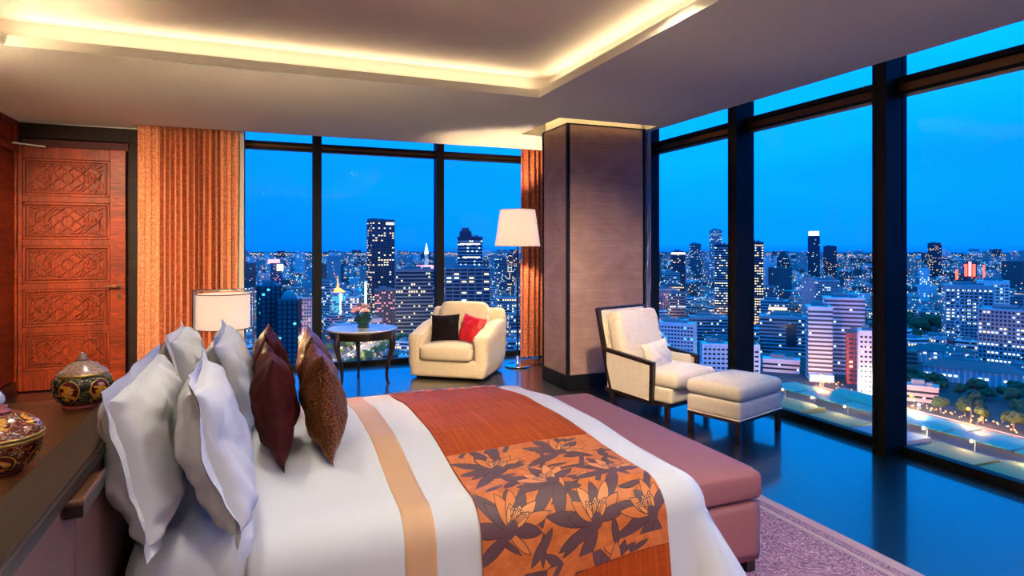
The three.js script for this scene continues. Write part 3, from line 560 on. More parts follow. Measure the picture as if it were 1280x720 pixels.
// floral print of the runner ends
function floral(seed) {
  const S = 1024, c = document.createElement('canvas'); c.width = c.height = S; const x = c.getContext('2d'); reseed(seed);
  x.fillStyle = '#dc7a38'; x.fillRect(0, 0, S, S);
  for (let i = 0; i < 900; i++) { const g = rnd(); x.fillStyle = g < 0.5 ? 'rgba(238,140,72,0.25)' : 'rgba(196,92,34,0.25)'; x.beginPath(); x.ellipse(rnd() * S, rnd() * S, 20 + rnd() * 50, 8 + rnd() * 16, rnd() * 3, 0, 6.3); x.fill(); }
  const ink = '#62454e', line = '#4c2c2c';
  const petal = (cx, cy, a, len, w, fill) => {
    x.save(); x.translate(cx, cy); x.rotate(a); x.beginPath(); x.moveTo(0, 0); x.bezierCurveTo(len * 0.25, -w, len * 0.7, -w * 0.9, len, 0); x.bezierCurveTo(len * 0.7, w * 0.9, len * 0.3, w * 0.8, 0, 0); x.closePath();
    x.fillStyle = fill; x.fill(); x.strokeStyle = line; x.lineWidth = 4; x.stroke(); x.restore();
  };
  const flower = (cx, cy, s, a0) => {
    for (let i = 0; i < 4; i++) petal(cx, cy, a0 + 3.3 + i * 0.75 + rnd() * 0.3, s * (1.1 + rnd() * 0.5), s * 0.27, ink);
    for (let i = 0; i < 7; i++) petal(cx, cy, a0 - 1.3 + i * 0.43, s * (0.85 + rnd() * 0.3), s * 0.24, i % 3 === 0 ? ink : (rnd() < 0.5 ? '#f0995a' : '#e2813e'));
    for (let i = 0; i < 3; i++) petal(cx, cy, a0 - 0.5 + i * 0.5, s * 0.6, s * 0.18, '#ee9a54');
    x.fillStyle = ink; x.beginPath(); x.ellipse(cx, cy, s * 0.22, s * 0.17, a0, 0, 6.3); x.fill();
    x.strokeStyle = line; x.lineWidth = 3.5; for (let i = 0; i < 7; i++) { const a = a0 - 0.5 + i * 0.17; x.beginPath(); x.moveTo(cx + Math.cos(a) * s * 0.2, cy + Math.sin(a) * s * 0.2); x.lineTo(cx + Math.cos(a) * s * 0.45, cy + Math.sin(a) * s * 0.45); x.stroke(); x.fillStyle = '#f4b488'; x.beginPath(); x.arc(cx + Math.cos(a) * s * 0.47, cy + Math.sin(a) * s * 0.47, 6, 0, 6.3); x.fill(); x.stroke(); }
  };
  for (let i = 0; i < 60; i++) petal(rnd() * S, rnd() * S, rnd() * 6.3, 110 + rnd() * 130, 20 + rnd() * 22, rnd() < 0.72 ? ink : '#e88a48');
  x.strokeStyle = ink; x.lineWidth = 30; for (let i = 0; i < 9; i++) { const a = rnd() * S, b = rnd() * S; x.beginPath(); x.moveTo(a, b); x.quadraticCurveTo(a + 120, b - 160, a + 60 + rnd() * 200, b - 260); x.stroke(); }
  for (const [fx, fy, s, a] of [[250, 260, 190, -1.2], [700, 210, 200, -0.6], [480, 560, 210, -1.8], [860, 600, 180, -1.2], [160, 760, 200, -0.9], [620, 880, 190, -1.4], [940, 930, 170, -2]]) flower(fx, fy, s, a);
  const t = new THREE.CanvasTexture(c); t.colorSpace = THREE.SRGBColorSpace; t.wrapS = t.wrapT = THREE.RepeatWrapping; return t;
}
{
  const r = thing('bed_runner', 'burnt orange silk bed runner with floral ends across the duvet', 'bed runner', [0, 0, 0]);
  const X0 = 0.69, X1 = 1.345;
  mesh('silk_cloth', clothSheet(X0, X1, BZ0 - 0.58, BZ1 + 0.6, 40, 150, 0.013, 0.005), M.silk, r);
  const fm = (t) => phys({ map: t, roughness: 0.5, sheen: 0.4, sheenColor: lin(0.9, 0.5, 0.3), bumpMap: t, bumpScale: 0.0006 });
  mesh('floral_panel', clothSheet(X0 + 0.001, X1 - 0.001, -2.43, BZ1 + 0.37, 36, 70, 0.0155, 0.002, [1, -1.08]), fm(floral(77)), r).userData.label = 'orange panel printed with plum flowers';
  mesh('floral_panel', clothSheet(X0 + 0.001, X1 - 0.001, BZ0 - 0.4, -3.58, 36, 40, 0.0155, 0.002, [1, -0.8]), fm(floral(78)), r).userData.label = 'orange panel printed with plum flowers';
}
// pillows: upright, long side along the headboard, leaning back
function pillowThing(name, label, cat, geo, mat, x, y, z, lean, yaw, roll, extra, group) {
  const t = thing(name, label, cat, [x, y, z], 0, group); t.rotation.set(0, Math.PI / 2 + yaw, 0);
  const inner = mesh(cat === 'pillow' ? 'pillow_body' : 'cushion_body', geo, mat, t); inner.rotation.set(lean, 0, roll);
  if (extra) { const f = mesh(extra.name, extra.geo, extra.mat, t); f.rotation.copy(inner.rotation); f.position.copy(inner.position); }
  return t;
}
{
  const P = (seed, w = 0.64, h = 0.41, t = 0.175) => pillowShape(w, h, t, { seed, pinch: 0.035, wrinkle: 0.02, pow: 0.3, slump: 0.45, n: 44 });
  const F = (seed, w = 0.64, h = 0.41) => ({ name: 'flange', geo: flangeShape(w, h, 0.04, { seed, pinch: 0.035 }), mat: M.sheet });
  pillowThing('pillow', 'white pillow leaning on the headboard above the reading tray', 'pillow', P(1), M.sheet, -0.315, 0.855, -2.24, -0.22, -0.04, 0.03, F(1), 'white bed pillows');
  pillowThing('pillow', 'white pillow in the front row, behind the nearer dark red cushion', 'pillow', P(2), M.sheet, -0.135, 0.848, -2.21, -0.26, 0.05, -0.02, F(2), 'white bed pillows');
  pillowThing('pillow', 'white pillow leaning on the headboard near the bedside lamp', 'pillow', P(3), M.sheet, -0.3, 0.86, -3.18, -0.24, 0.03, -0.02, F(3), 'white bed pillows');
  pillowThing('pillow', 'white pillow in the front row, before the bedside lamp', 'pillow', P(4), M.sheet, -0.12, 0.85, -3.16, -0.24, -0.04, 0.02, F(4), 'white bed pillows');
  const C = (seed) => pillowShape(0.43, 0.43, 0.17, { seed, pinch: 0.1, wrinkle: 0.008, pow: 0.6, n: 30, s: 0.4 });
  pillowThing('scatter_cushion', 'dark red velvet cushion, whole front visible, before the white pillows', 'cushion', C(5), M.redVelvet, 0.05, 0.832, -2.66, -0.1, 0.03, 0.02, null, 'dark red cushions');
  pillowThing('scatter_cushion', 'dark red velvet cushion mostly hidden behind the other dark red one', 'cushion', C(6), M.redVelvet, 0.05, 0.85, -3.2, -0.14, -0.04, 0, null, 'dark red cushions');
  pillowThing('scatter_cushion', 'bronze crackle textured cushion, whole front visible, standing on the duvet', 'cushion', C(7), M.bronzeSilk, 0.235, 0.825, -2.68, -0.1, 0.02, 0, null, 'bronze cushions');
  pillowThing('scatter_cushion', 'bronze crackle textured cushion mostly hidden behind the other bronze one', 'cushion', C(8), M.bronzeSilk, 0.25, 0.83, -3.22, -0.13, -0.03, 0, null, 'bronze cushions');
}
// bench at the bed foot
{
  const b = thing('upholstered_bench', 'long mauve brown upholstered bench at the foot of the bed', 'bench', [1.84, 0, -2.94]);
  mesh('cushion', cushion(0.43, 0.13, 1.62, 0.035, 0.012, { n: 20 }).translate(0, 0.405, 0), M.bench, b);
  mesh('apron', cushion(0.415, 0.27, 1.6, 0.02, 0, { n: 8 }).translate(0, 0.205, 0), M.bench, b);
  for (const sx of [-1, 1]) for (const sz of [-1, 1]) mesh('foot', rbox(sx * 0.17 - 0.025, sx * 0.17 + 0.025, 0.014, 0.08, sz * 0.75 - 0.025, sz * 0.75 + 0.025, 0.004), M.darkWood, b);
}

// ---------------------------------------------------------------- lounge chair and ottoman
const turnR = 0.297;
{
  const c = thing('lounge_chair', 'dark framed lounge chair with cream upholstery beside the column', 'armchair', [3.275, 0, -4.68], turnR);
  const hw = 0.335;
  const bar = (pts, w, d) => { // square bar through points in the side (zy) plane
    const out = []; for (let i = 0; i < pts.length - 1; i++) { const [z0, y0] = pts[i], [z1, y1] = pts[i + 1], L = Math.hypot(z1 - z0, y1 - y0); const g = new RoundedBoxGeometry(w, d, L + d * 0.8, 2, 0.005); g.rotateX(-Math.atan2(y1 - y0, z1 - z0)); g.translate(0, (y0 + y1) / 2, (z0 + z1) / 2); out.push(boxUV(g, 0.6)); } return join(out);
  };
  for (const s of [-1, 1]) {
    const a = mesh('arm_frame', bar([[-0.315, 0.53], [0.2, 0.475], [0.19, 0.15], [-0.3, 0.185]], 0.045, 0.034), M.darkWood, c); a.position.x = s * (hw - 0.022);
    const sh = new THREE.Shape([[-0.3, 0.52], [0.19, 0.465], [0.18, 0.16], [-0.285, 0.195]].map((q) => new THREE.Vector2(...q)));
    const pg = new THREE.ExtrudeGeometry(sh, { depth: 0.03, bevelEnabled: true, bevelSize: 0.004, bevelThickness: 0.006, bevelSegments: 2 }); pg.rotateY(-Math.PI / 2); pg.translate(0.015, 0, 0);
    const p = mesh('arm_panel', boxUV(pg), M.upholsteryPale, c); p.position.x = s * (hw - 0.022);
    mesh('arm_pad', cushion(0.07, 0.3, 0.46, 0.03, 0.004).translate(s * (hw - 0.075), 0.335, -0.06), M.upholsteryPale, c);
    const r = mesh('rear_leg', bar([[-0.2, 0.02], [-0.3, 0.35], [-0.42, 0.88]], 0.045, 0.036), M.darkWood, c); r.position.x = s * (hw - 0.022);
    mesh('front_leg', rbox(s * (hw - 0.06) - 0.02, s * (hw - 0.06) + 0.02, 0, 0.16, 0.3, 0.34, 0.004), M.darkWood, c);
  }
  mesh('top_rail', rbox(-hw + 0.02, hw - 0.02, 0.855, 0.9, -0.44, -0.405, 0.006, 0.6), M.darkWood, c);
  mesh('seat_rail', rbox(-hw + 0.05, hw - 0.05, 0.13, 0.16, -0.26, 0.36, 0.004, 0.6), M.darkWood, c);
  mesh('seat_base', cushion(0.6, 0.13, 0.64, 0.02, 0.003).translate(0, 0.225, 0.055), M.upholsteryPale, c);
  mesh('seat_cushion', cushion(0.585, 0.125, 0.68, 0.045, 0.022).translate(0, 0.345, 0.08), M.upholsteryPale, c);
  const bp = mesh('back_panel', cushion(0.6, 0.62, 0.06, 0.02, 0.0).translate(0, 0.31, 0), M.upholsteryPale, c); bp.position.set(0, 0.27, -0.27); bp.rotation.x = -0.225;
  const bc = mesh('back_cushion', cushion(0.57, 0.5, 0.15, 0.05, 0.0, { side: 0.012 }).translate(0, 0.25, 0), M.upholsteryPale, c); bc.position.set(0, 0.385, -0.17); bc.rotation.x = -0.25;
  const lp = thing('lumbar_cushion', 'small pale cushion resting on the lounge chair seat', 'cushion', [3.24, 0.5, -4.62], turnR + 0.15);
  const lb = mesh('cushion_body', pillowShape(0.42, 0.25, 0.12, { seed: 14, pinch: 0.06, wrinkle: 0.006 }), M.upholsteryPale, lp); lb.rotation.set(-0.35, 0, 0.04);
}
{
  const o = thing('ottoman', 'cream upholstered ottoman with dark legs before the lounge chair', 'ottoman', [3.477, 0, -3.926], turnR);
  mesh('cushion', cushion(0.64, 0.115, 0.48, 0.045, 0.014).translate(0, 0.36, 0), M.upholsteryPale, o);
  mesh('base', cushion(0.62, 0.14, 0.46, 0.02, 0).translate(0, 0.237, 0), M.upholsteryPale, o);
  const pipe = []; for (const [a, b] of [[[-0.305, -0.225], [0.305, -0.225]], [[0.305, -0.225], [0.305, 0.225]], [[0.305, 0.225], [-0.305, 0.225]], [[-0.305, 0.225], [-0.305, -0.225]]]) pipe.push(boxUV(tube([[a[0], 0.172, a[1]], [b[0], 0.172, b[1]]], 0.005, 2, 6)));
  mesh('piping', join(pipe), M.piping, o);
  mesh('frame', rbox(-0.305, 0.305, 0.145, 0.17, -0.225, 0.225, 0.004, 0.6), M.darkWood, o);
  for (const sx of [-1, 1]) for (const sz of [-1, 1]) mesh('leg', rbox(sx * 0.285 - 0.019, sx * 0.285 + 0.019, 0, 0.15, sz * 0.205 - 0.019, sz * 0.205 + 0.019, 0.004, 0.6, true), M.darkWood, o);
}
// ---------------------------------------------------------------- armchair by the corner window
{
  const c = thing('armchair', 'plump honey cream armchair between the side table and the floor lamp', 'armchair', [2.11, 0, -6.9], -0.65); c.scale.set(1.08, 1, 1);
  mesh('base', cushion(0.8, 0.2, 0.74, 0.025, 0.0).translate(0, 0.12, 0.02), M.upholstery, c);
  mesh('seat_cushion', cushion(0.56, 0.16, 0.66, 0.05, 0.02).translate(-0.0, 0.29, 0.11), M.upholstery, c);
  mesh('back_frame', cushion(0.84, 0.66, 0.16, 0.06, 0.0, { side: 0.01 }).rotateX(-0.1).translate(0, 0.4, -0.34), M.upholstery, c);
  mesh('back_cushion', cushion(0.54, 0.47, 0.17, 0.07, 0.01, { side: 0.012 }).rotateX(-0.16).translate(0, 0.565, -0.2), M.upholstery, c);
  for (const s of [-1, 1]) {
    const g = cushion(0.15, 0.5, 0.74, 0.06, 0.004, { n: 16 }); const p = g.attributes.position;
    for (let i = 0; i < p.count; i++) { const y = p.getY(i), z = p.getZ(i); if (y > 0) p.setY(i, y - 0.1 * smoothstep(z, -0.1, 0.37) * (y / 0.25) + 0.03 * smoothstep(-z, 0, 0.37)); p.setX(i, p.getX(i) * (1 + 0.22 * smoothstep(y, 0.05, 0.2))); }
    g.computeVertexNormals(); mesh('arm', boxUV(smooth(g)).translate(s * 0.355, 0.33, 0.02), M.upholstery, c);
    for (const z of [-0.28, 0.3]) mesh('foot', rbox(s * 0.33 - 0.022, s * 0.33 + 0.022, 0, 0.04, z - 0.022, z + 0.022, 0.004), M.darkWood, c);
  }
  const k1 = thing('throw_cushion', 'black satin cushion on the honey cream armchair', 'cushion', [1.965, 0.515, -6.945], -0.55);
  const b1 = mesh('cushion_body', pillowShape(0.34, 0.33, 0.13, { seed: 31, pinch: 0.08, wrinkle: 0.006 }), M.blackSatin, k1); b1.rotation.set(-0.3, 0, 0.06);
  const k2 = thing('throw_cushion', 'red satin cushion on the honey cream armchair', 'cushion', [2.215, 0.515, -6.74], -0.95);
  const b2 = mesh('cushion_body', pillowShape(0.32, 0.32, 0.13, { seed: 33, pinch: 0.08, wrinkle: 0.006 }), M.redSatin, k2); b2.rotation.set(-0.3, 0, -0.18);
}
// ---------------------------------------------------------------- side table with flowers
{
  const t = thing('side_table', 'round dark wood side table with cabriole legs and pale top', 'table', [1.01, 0, -6.83]);
  mesh('table_top', lathe([[0, 0.565], [0.355, 0.565], [0.368, 0.57], [0.372, 0.577], [0.366, 0.584], [0.34, 0.586], [0, 0.586]], 56), M.marble, t).userData.label = 'pale glossy top';
  mesh('apron', lathe([[0.3, 0.48], [0.325, 0.478], [0.34, 0.49], [0.345, 0.55], [0.362, 0.566], [0.3, 0.566]], 56), M.darkWood, t);
  for (const a of [2.52, 0.62, -1.57]) {
    const prof = [[0.315, 0.56, 0.036], [0.345, 0.48, 0.036], [0.352, 0.41, 0.034], [0.33, 0.32, 0.028], [0.3, 0.22, 0.022], [0.285, 0.12, 0.018], [0.29, 0.04, 0.016], [0.305, 0.0, 0.018]];
    const pos = [], idx = [], n = 10, cv = new THREE.CatmullRomCurve3(prof.map(([r, y, w]) => new THREE.Vector3(r, y, w)));
    const S = 30; for (let i = 0; i <= S; i++) { const q = cv.getPoint(i / S); for (let k = 0; k < n; k++) { const b = k / n * 6.2832; pos.push(q.x + q.z * Math.cos(b), Math.max(0, q.y), q.z * Math.sin(b) * 0.85); } }
    for (let i = 0; i < S; i++) for (let k = 0; k < n; k++) { const k2 = (k + 1) % n; idx.push(i * n + k, i * n + k2, (i + 1) * n + k, i * n + k2, (i + 1) * n + k2, (i + 1) * n + k); }
    const g = new THREE.BufferGeometry(); g.setAttribute('position', new THREE.Float32BufferAttribute(pos, 3)); g.setIndex(idx); g.computeVertexNormals(); g.rotateY(-a);
    mesh('leg', boxUV(g, 0.6), M.darkWood, t);
  }
  const v = thing('flower_bowl', 'small green glass bowl of pink flowers on the side table', 'flowers', [1.02, 0.586, -6.83]); v.scale.setScalar(1.3);
  mesh('bowl', lathe([[0, 0], [0.045, 0.0], [0.05, 0.006], [0.04, 0.02], [0.055, 0.04], [0.07, 0.065], [0.06, 0.095], [0.052, 0.1], [0.05, 0.095], [0.06, 0.065], [0.045, 0.04], [0.03, 0.022], [0, 0.02]], 32), M.greenGlass, v);
  reseed(5);
  const petalGeo = new THREE.SphereGeometry(0.016, 7, 5); petalGeo.scale(1, 0.35, 1.5);
  for (let i = 0; i < 13; i++) {
    const a = rnd() * 6.28, r = 0.085 * Math.sqrt(rnd()), y = 0.13 + 0.035 * (1 - r / 0.085) + rnd() * 0.02, parts = [];
    for (let k = 0; k < 7; k++) { const g = petalGeo.clone(); g.translate(0, 0, 0.017); g.rotateX(-0.5); g.rotateY(k / 7 * 6.28); parts.push(g); }
    const c2 = petalGeo.clone(); c2.scale(0.7, 2, 0.5); c2.translate(0, 0.008, 0); parts.push(c2);
    const f = mesh('flower', join(parts), i % 3 ? M.petal : M.petalPale, v); f.position.set(Math.cos(a) * r, y, Math.sin(a) * r); f.rotation.set(Math.sin(a) * r * 6, 0, -Math.cos(a) * r * 6);
    mesh('stem', tube([[Math.cos(a) * r * 0.3, 0.03, Math.sin(a) * r * 0.3], [Math.cos(a) * r * 0.7, 0.09, Math.sin(a) * r * 0.7], [Math.cos(a) * r, y, Math.sin(a) * r]], 0.002, 6, 4), M.leaf, v);
  }
  for (let i = 0; i < 12; i++) { const a = i / 12 * 6.28 + 0.2, g = new THREE.SphereGeometry(0.022, 7, 5); g.scale(0.6, 0.15, 1.5); g.translate(0, 0, 0.07); g.rotateX(-0.35 + (i % 3) * 0.2); g.rotateY(a); g.translate(0, 0.105, 0); mesh('leaf', g, M.leaf, v); }
}
// ---------------------------------------------------------------- floor lamp
const LAMP = [1, 0.70, 0.40];
function shadeGeo(r0, r1, y0, y1, n = 48) { return lathe([[r0, y0], [r1, y1], [r1 - 0.003, y1], [r0 - 0.003, y0], [r0, y0]], n); }
function floorLamp(label, fx, fz, k) {
  const l = thing('floor_lamp', label, 'floor lamp', [fx, 0, fz]);
  mesh('base', lathe([[0, 0], [0.155, 0], [0.158, 0.012], [0.15, 0.022], [0.05, 0.03], [0.03, 0.05], [0.022, 0.1], [0.014, 0.13], [0, 0.13]], 40), M.chrome, l);
  mesh('pole', lathe([[0.011, 0.12], [0.011, 0.5], [0.017, 0.51], [0.011, 0.53], [0.011, 1.26], [0.02, 1.28], [0.011, 1.3], [0.011, 1.72], [0, 1.72]], 16), std({ color: lin(0.05, 0.045, 0.05), roughness: 0.2, metalness: 0.9 }), l);
  const ring = (cx, cyy, r) => { const p = []; for (let i = 0; i < 20; i++) { const a = i / 20 * 6.2832; p.push([cx + r * Math.cos(a), cyy + r * Math.sin(a) * 1.25, 0]); } return boxUV(tube(p, 0.008, 40, 6, true)); };
  mesh('scroll', join([ring(0.0, 1.33, 0.062), ring(-0.1, 1.29, 0.042), boxUV(tube([[-0.14, 1.24, 0], [-0.07, 1.23, 0], [-0.02, 1.25, 0]], 0.008, 12, 6))]), M.chrome, l);
  const sh = mesh('lamp_shade', shadeGeo(0.277, 0.214, 1.462, 1.905), M.shade, l); sh.userData.label = 'cream fabric shade';
  mesh('shade_rim', join([new THREE.TorusGeometry(0.277, 0.004, 6, 48).rotateX(Math.PI / 2).translate(0, 1.462, 0), new THREE.TorusGeometry(0.214, 0.004, 6, 48).rotateX(Math.PI / 2).translate(0, 1.905, 0)]), M.piping, l);
  mesh('bulb', new THREE.SphereGeometry(0.04, 16, 12).translate(0, 1.7, 0), glow(...LAMP, 6), l);
  const L = new THREE.PointLight(lin(...LAMP), k, 0, 2); L.name = 'floor_lamp_bulb_light'; L.position.set(fx, 1.7, fz); L.castShadow = true; L.shadow.radius = 2; scene.add(L);
}
floorLamp('tall chrome floor lamp with large cream shade beside the column', 2.894, -7.017, 11);
floorLamp('floor lamp against the panelled wall, towards the carved door', -1.85, -3.9, 30);
floorLamp('floor lamp against the panelled wall, behind the headboard shelf', -1.85, -0.6, 32);
floorLamp('floor lamp in the window corner behind the photographer', 3.5, 0.2, 55);
{
  const cord = thing('lamp_cord', 'thin black cord lying behind the floor lamp base', 'cord', [0, 0, 0]);
  mesh('cable', tube([[3.04, 0.006, -7.03], [3.1, 0.006, -7.0], [3.2, 0.006, -7.03], [3.35, 0.006, -7.1], [3.5, 0.006, -7.2]], 0.004, 30, 6), M.blackFrame, cord);
}
// ---------------------------------------------------------------- bedside table and lamp
{
  const n = thing('nightstand', 'dark wooden nightstand behind the pillows carrying the bedside lamp', 'nightstand', [-0.2, 0, -4.22]);
  mesh('body', rbox(-0.24, 0.24, 0.08, 0.55, -0.22, 0.22, 0.006, 0.6), M.darkWood, n);
  mesh('top', rbox(-0.26, 0.26, 0.55, 0.58, -0.24, 0.24, 0.006, 0.6), M.darkWood, n);
  for (const y of [0.1, 0.33]) { const d = mesh('drawer', rbox(0.24, 0.255, y, y + 0.2, -0.2, 0.2, 0.004, 0.6), M.darkWood, n); mesh('knob', new THREE.SphereGeometry(0.014, 12, 8).translate(0.268, y + 0.1, 0), M.brass, d); }
  for (const sx of [-1, 1]) for (const sz of [-1, 1]) mesh('leg', rbox(sx * 0.21 - 0.02, sx * 0.21 + 0.02, 0, 0.08, sz * 0.19 - 0.02, sz * 0.19 + 0.02, 0.004), M.darkWood, n);
  const l = thing('table_lamp', 'bedside lamp with cream drum shade inside a slim metal frame', 'table lamp', [-0.215, 0.58, -4.2], -0.05);
  mesh('base', rbox(-0.17, 0.18, 0, 0.02, -0.07, 0.07, 0.004), M.bronze, l);
  mesh('stem', new THREE.CylinderGeometry(0.012, 0.012, 0.42, 16).translate(0, 0.22, 0), M.bronze, l);
  mesh('metal_frame', join([rbox(-0.17, -0.158, 0.0, 0.615, -0.02, 0.02, 0.003), rbox(0.166, 0.178, 0, 0.615, -0.02, 0.02, 0.003), rbox(-0.17, 0.178, 0.605, 0.615, -0.02, 0.02, 0.003)]), M.chrome, l);
  mesh('lamp_shade', shadeGeo(0.152, 0.152, 0.375, 0.585), M.shade, l).userData.label = 'cream drum shade';
  mesh('shade_rim', join([new THREE.TorusGeometry(0.152, 0.003, 6, 48).rotateX(Math.PI / 2).translate(0, 0.375, 0), new THREE.TorusGeometry(0.152, 0.003, 6, 48).rotateX(Math.PI / 2).translate(0, 0.585, 0)]), M.bronze, l);
  mesh('bulb', new THREE.SphereGeometry(0.03, 16, 12).translate(0, 0.47, 0), glow(...LAMP, 6), l);
  const L = new THREE.PointLight(lin(...LAMP), 5, 0, 2); L.name = 'table_lamp_bulb_light'; L.position.set(-0.215, 1.05, -4.2); L.castShadow = true; L.shadow.radius = 1.5; scene.add(L);
}

// ---------------------------------------------------------------- the city below, about thirty storeys down
const GY = -95;
const lit = {
  warm: glow(1, 0.72, 0.36, 2.6), cool: glow(0.72, 0.95, 1, 2.2), white: glow(1, 0.96, 0.86, 3), orange: glow(1, 0.36, 0.06, 4), pink: glow(1, 0.3, 0.34, 2.6), cyan: glow(0.1, 0.75, 1, 2.2), red: glow(1, 0.1, 0.06, 3.4),
};
const cityMat = {
  concrete: std({ color: lin(0.42, 0.44, 0.45), roughness: 0.9 }), pale: std({ color: lin(0.72, 0.74, 0.74), roughness: 0.85 }), dark: std({ color: lin(0.06, 0.07, 0.09), roughness: 0.5 }), grey: std({ color: lin(0.2, 0.22, 0.24), roughness: 0.85 }),
  glass: phys({ color: lin(0.03, 0.045, 0.06), roughness: 0.12, metalness: 0.2 }), teal: phys({ color: lin(0.06, 0.2, 0.2), roughness: 0.15, metalness: 0.3 }), rose: std({ color: lin(0.62, 0.44, 0.42), roughness: 0.85 }), brick: std({ color: lin(0.6, 0.16, 0.12), roughness: 0.85 }),
  tile: std({ color: lin(0.1, 0.12, 0.14), roughness: 0.7 }), aqua: std({ color: lin(0.03, 0.3, 0.22), roughness: 0.5 }), tan: std({ color: lin(0.24, 0.22, 0.08), roughness: 0.9 }), asphalt: std({ color: lin(0.13, 0.12, 0.12), roughness: 0.8 }),
  ground: std({ color: lin(0.05, 0.065, 0.07), roughness: 0.95 }), leaf: std({ color: lin(0.035, 0.075, 0.03), roughness: 0.9 }), leafLight: std({ color: lin(0.11, 0.15, 0.04), roughness: 0.9 }), lawn: std({ color: lin(0.04, 0.09, 0.05), roughness: 0.95 }), brown: std({ color: lin(0.3, 0.2, 0.16), roughness: 0.85 }),
};
// small glazed cells on the four sides of a block; those that are lit become one glowing mesh
function cells(w, d, h, { floor = 3.3, cell = 3.4, frac = 0.15, y0 = 4, fill = 0.6, tall = 0.4, from = 0 }) {
  const pos = [], idx = []; let q = 0;
  const quad = (ax, az, ux, uz, y, ww, hh) => { pos.push(ax - ux * ww / 2, y, az - uz * ww / 2, ax + ux * ww / 2, y, az + uz * ww / 2, ax + ux * ww / 2, y + hh, az + uz * ww / 2, ax - ux * ww / 2, y + hh, az - uz * ww / 2); idx.push(q, q + 1, q + 2, q, q + 2, q + 3); q += 4; };
  for (let s = 0; s < 4; s++) {
    const L = s % 2 ? d : w, n = Math.max(1, Math.floor(L / cell));
    for (let y = y0 + from * h; y < h - floor * 0.6; y += floor) {
      const rowLit = rnd() < 0.12 ? 4 : 1;
      for (let i = 0; i < n; i++) if (rnd() < frac * rowLit) {
        const t = (i + 0.5) / n * L - L / 2, o = 0.35;
        if (s === 0) quad(t, d / 2 + o, 1, 0, y, cell * fill, floor * tall); if (s === 2) quad(-t, -d / 2 - o, -1, 0, y, cell * fill, floor * tall);
        if (s === 1) quad(w / 2 + o, -t, 0, -1, y, cell * fill, floor * tall); if (s === 3) quad(-w / 2 - o, t, 0, 1, y, cell * fill, floor * tall);
      }
    }
  }
  if (!q) return null;
  const g = new THREE.BufferGeometry(); g.setAttribute('position', new THREE.Float32BufferAttribute(pos, 3)); g.setIndex(idx); g.computeVertexNormals(); return g;
}
const bx = (x0, x1, y0, y1, z0, z1) => new THREE.BoxGeometry(x1 - x0, y1 - y0, z1 - z0).translate((x0 + x1) / 2, (y0 + y1) / 2, (z0 + z1) / 2);
function bands(w, d, h, floor, share, y0, out) { const l = []; for (let y = y0; y < h - floor * 0.5; y += floor) l.push(bx(-w / 2 - out, w / 2 + out, y, y + floor * share, -d / 2 - out, d / 2 + out)); return mergeGeometries(l); }
function fins(w, d, h, step, t, out) { const l = [], n = Math.round(w / step), m = Math.round(d / step); for (let i = 1; i < n; i++) { const x = -w / 2 + i * w / n; l.push(bx(x - t / 2, x + t / 2, 0, h, -d / 2 - out, d / 2 + out)); } for (let i = 1; i < m; i++) { const z = -d / 2 + i * d / m; l.push(bx(-w / 2 - out, w / 2 + out, 0, h, z - t / 2, z + t / 2)); } for (const a of [-1, 1]) for (const b of [-1, 1]) l.push(bx(a * w / 2 - out, a * w / 2 + out, 0, h, b * d / 2 - out, b * d / 2 + out)); return mergeGeometries(l); }
function building(label, x, z, w, d, h, { turn = 0, wall = 'concrete', bandMat = 'glass', floor = 3.2, share = 0.45, style = 'band', light = 'warm', frac = 0.12, cell = 2.6, group, name = 'office_tower', extra, second, frac2 } = {}) {
  const face = Math.atan2(-x, -z) + turn;
  const b = thing(name, label, 'building', [x, GY, z], face, group);
  mesh('wall', bx(-w / 2, w / 2, 0, h, -d / 2, d / 2), cityMat[wall], b);
  if (style !== 'fin') mesh('window_band', bands(w, d, h, floor, share, floor * 0.7, 0.15), cityMat[bandMat], b);
  if (style !== 'band') mesh('facade_fin', fins(w, d, h, cell, style === 'grid' ? 0.9 : 1.1, 0.5), cityMat[style === 'fin2' ? bandMat : wall], b);
  mesh('parapet', bx(-w / 2 - 0.4, w / 2 + 0.4, h, h + 1.2, -d / 2 - 0.4, d / 2 + 0.4), cityMat[wall], b);
  mesh('roof_plant', mergeGeometries([bx(-w * 0.3, w * 0.1, h + 1.2, h + 4.2, -d * 0.25, d * 0.2), bx(w * 0.15, w * 0.33, h + 1.2, h + 3, -d * 0.1, d * 0.3)]), cityMat.grey, b);
  const g = cells(w, d, h, { floor, cell, frac, y0: floor * 0.7 }); if (g) { const m = mesh('lit_window', g, lit[light], b); m.userData.kind = 'stuff'; }
  if (second) { const g2 = cells(w, d, h, { floor, cell, frac: frac2 ?? frac, y0: floor * 0.7 }); if (g2) mesh('lit_window', g2, lit[second], b).userData.kind = 'stuff'; }
  if (extra) extra(b, w, d, h);
  return b;
}
reseed(101);
struct('ground', new THREE.CircleGeometry(14000, 64).rotateX(-Math.PI / 2).translate(0, GY, 0), cityMat.ground, 'dark city ground far below the windows');
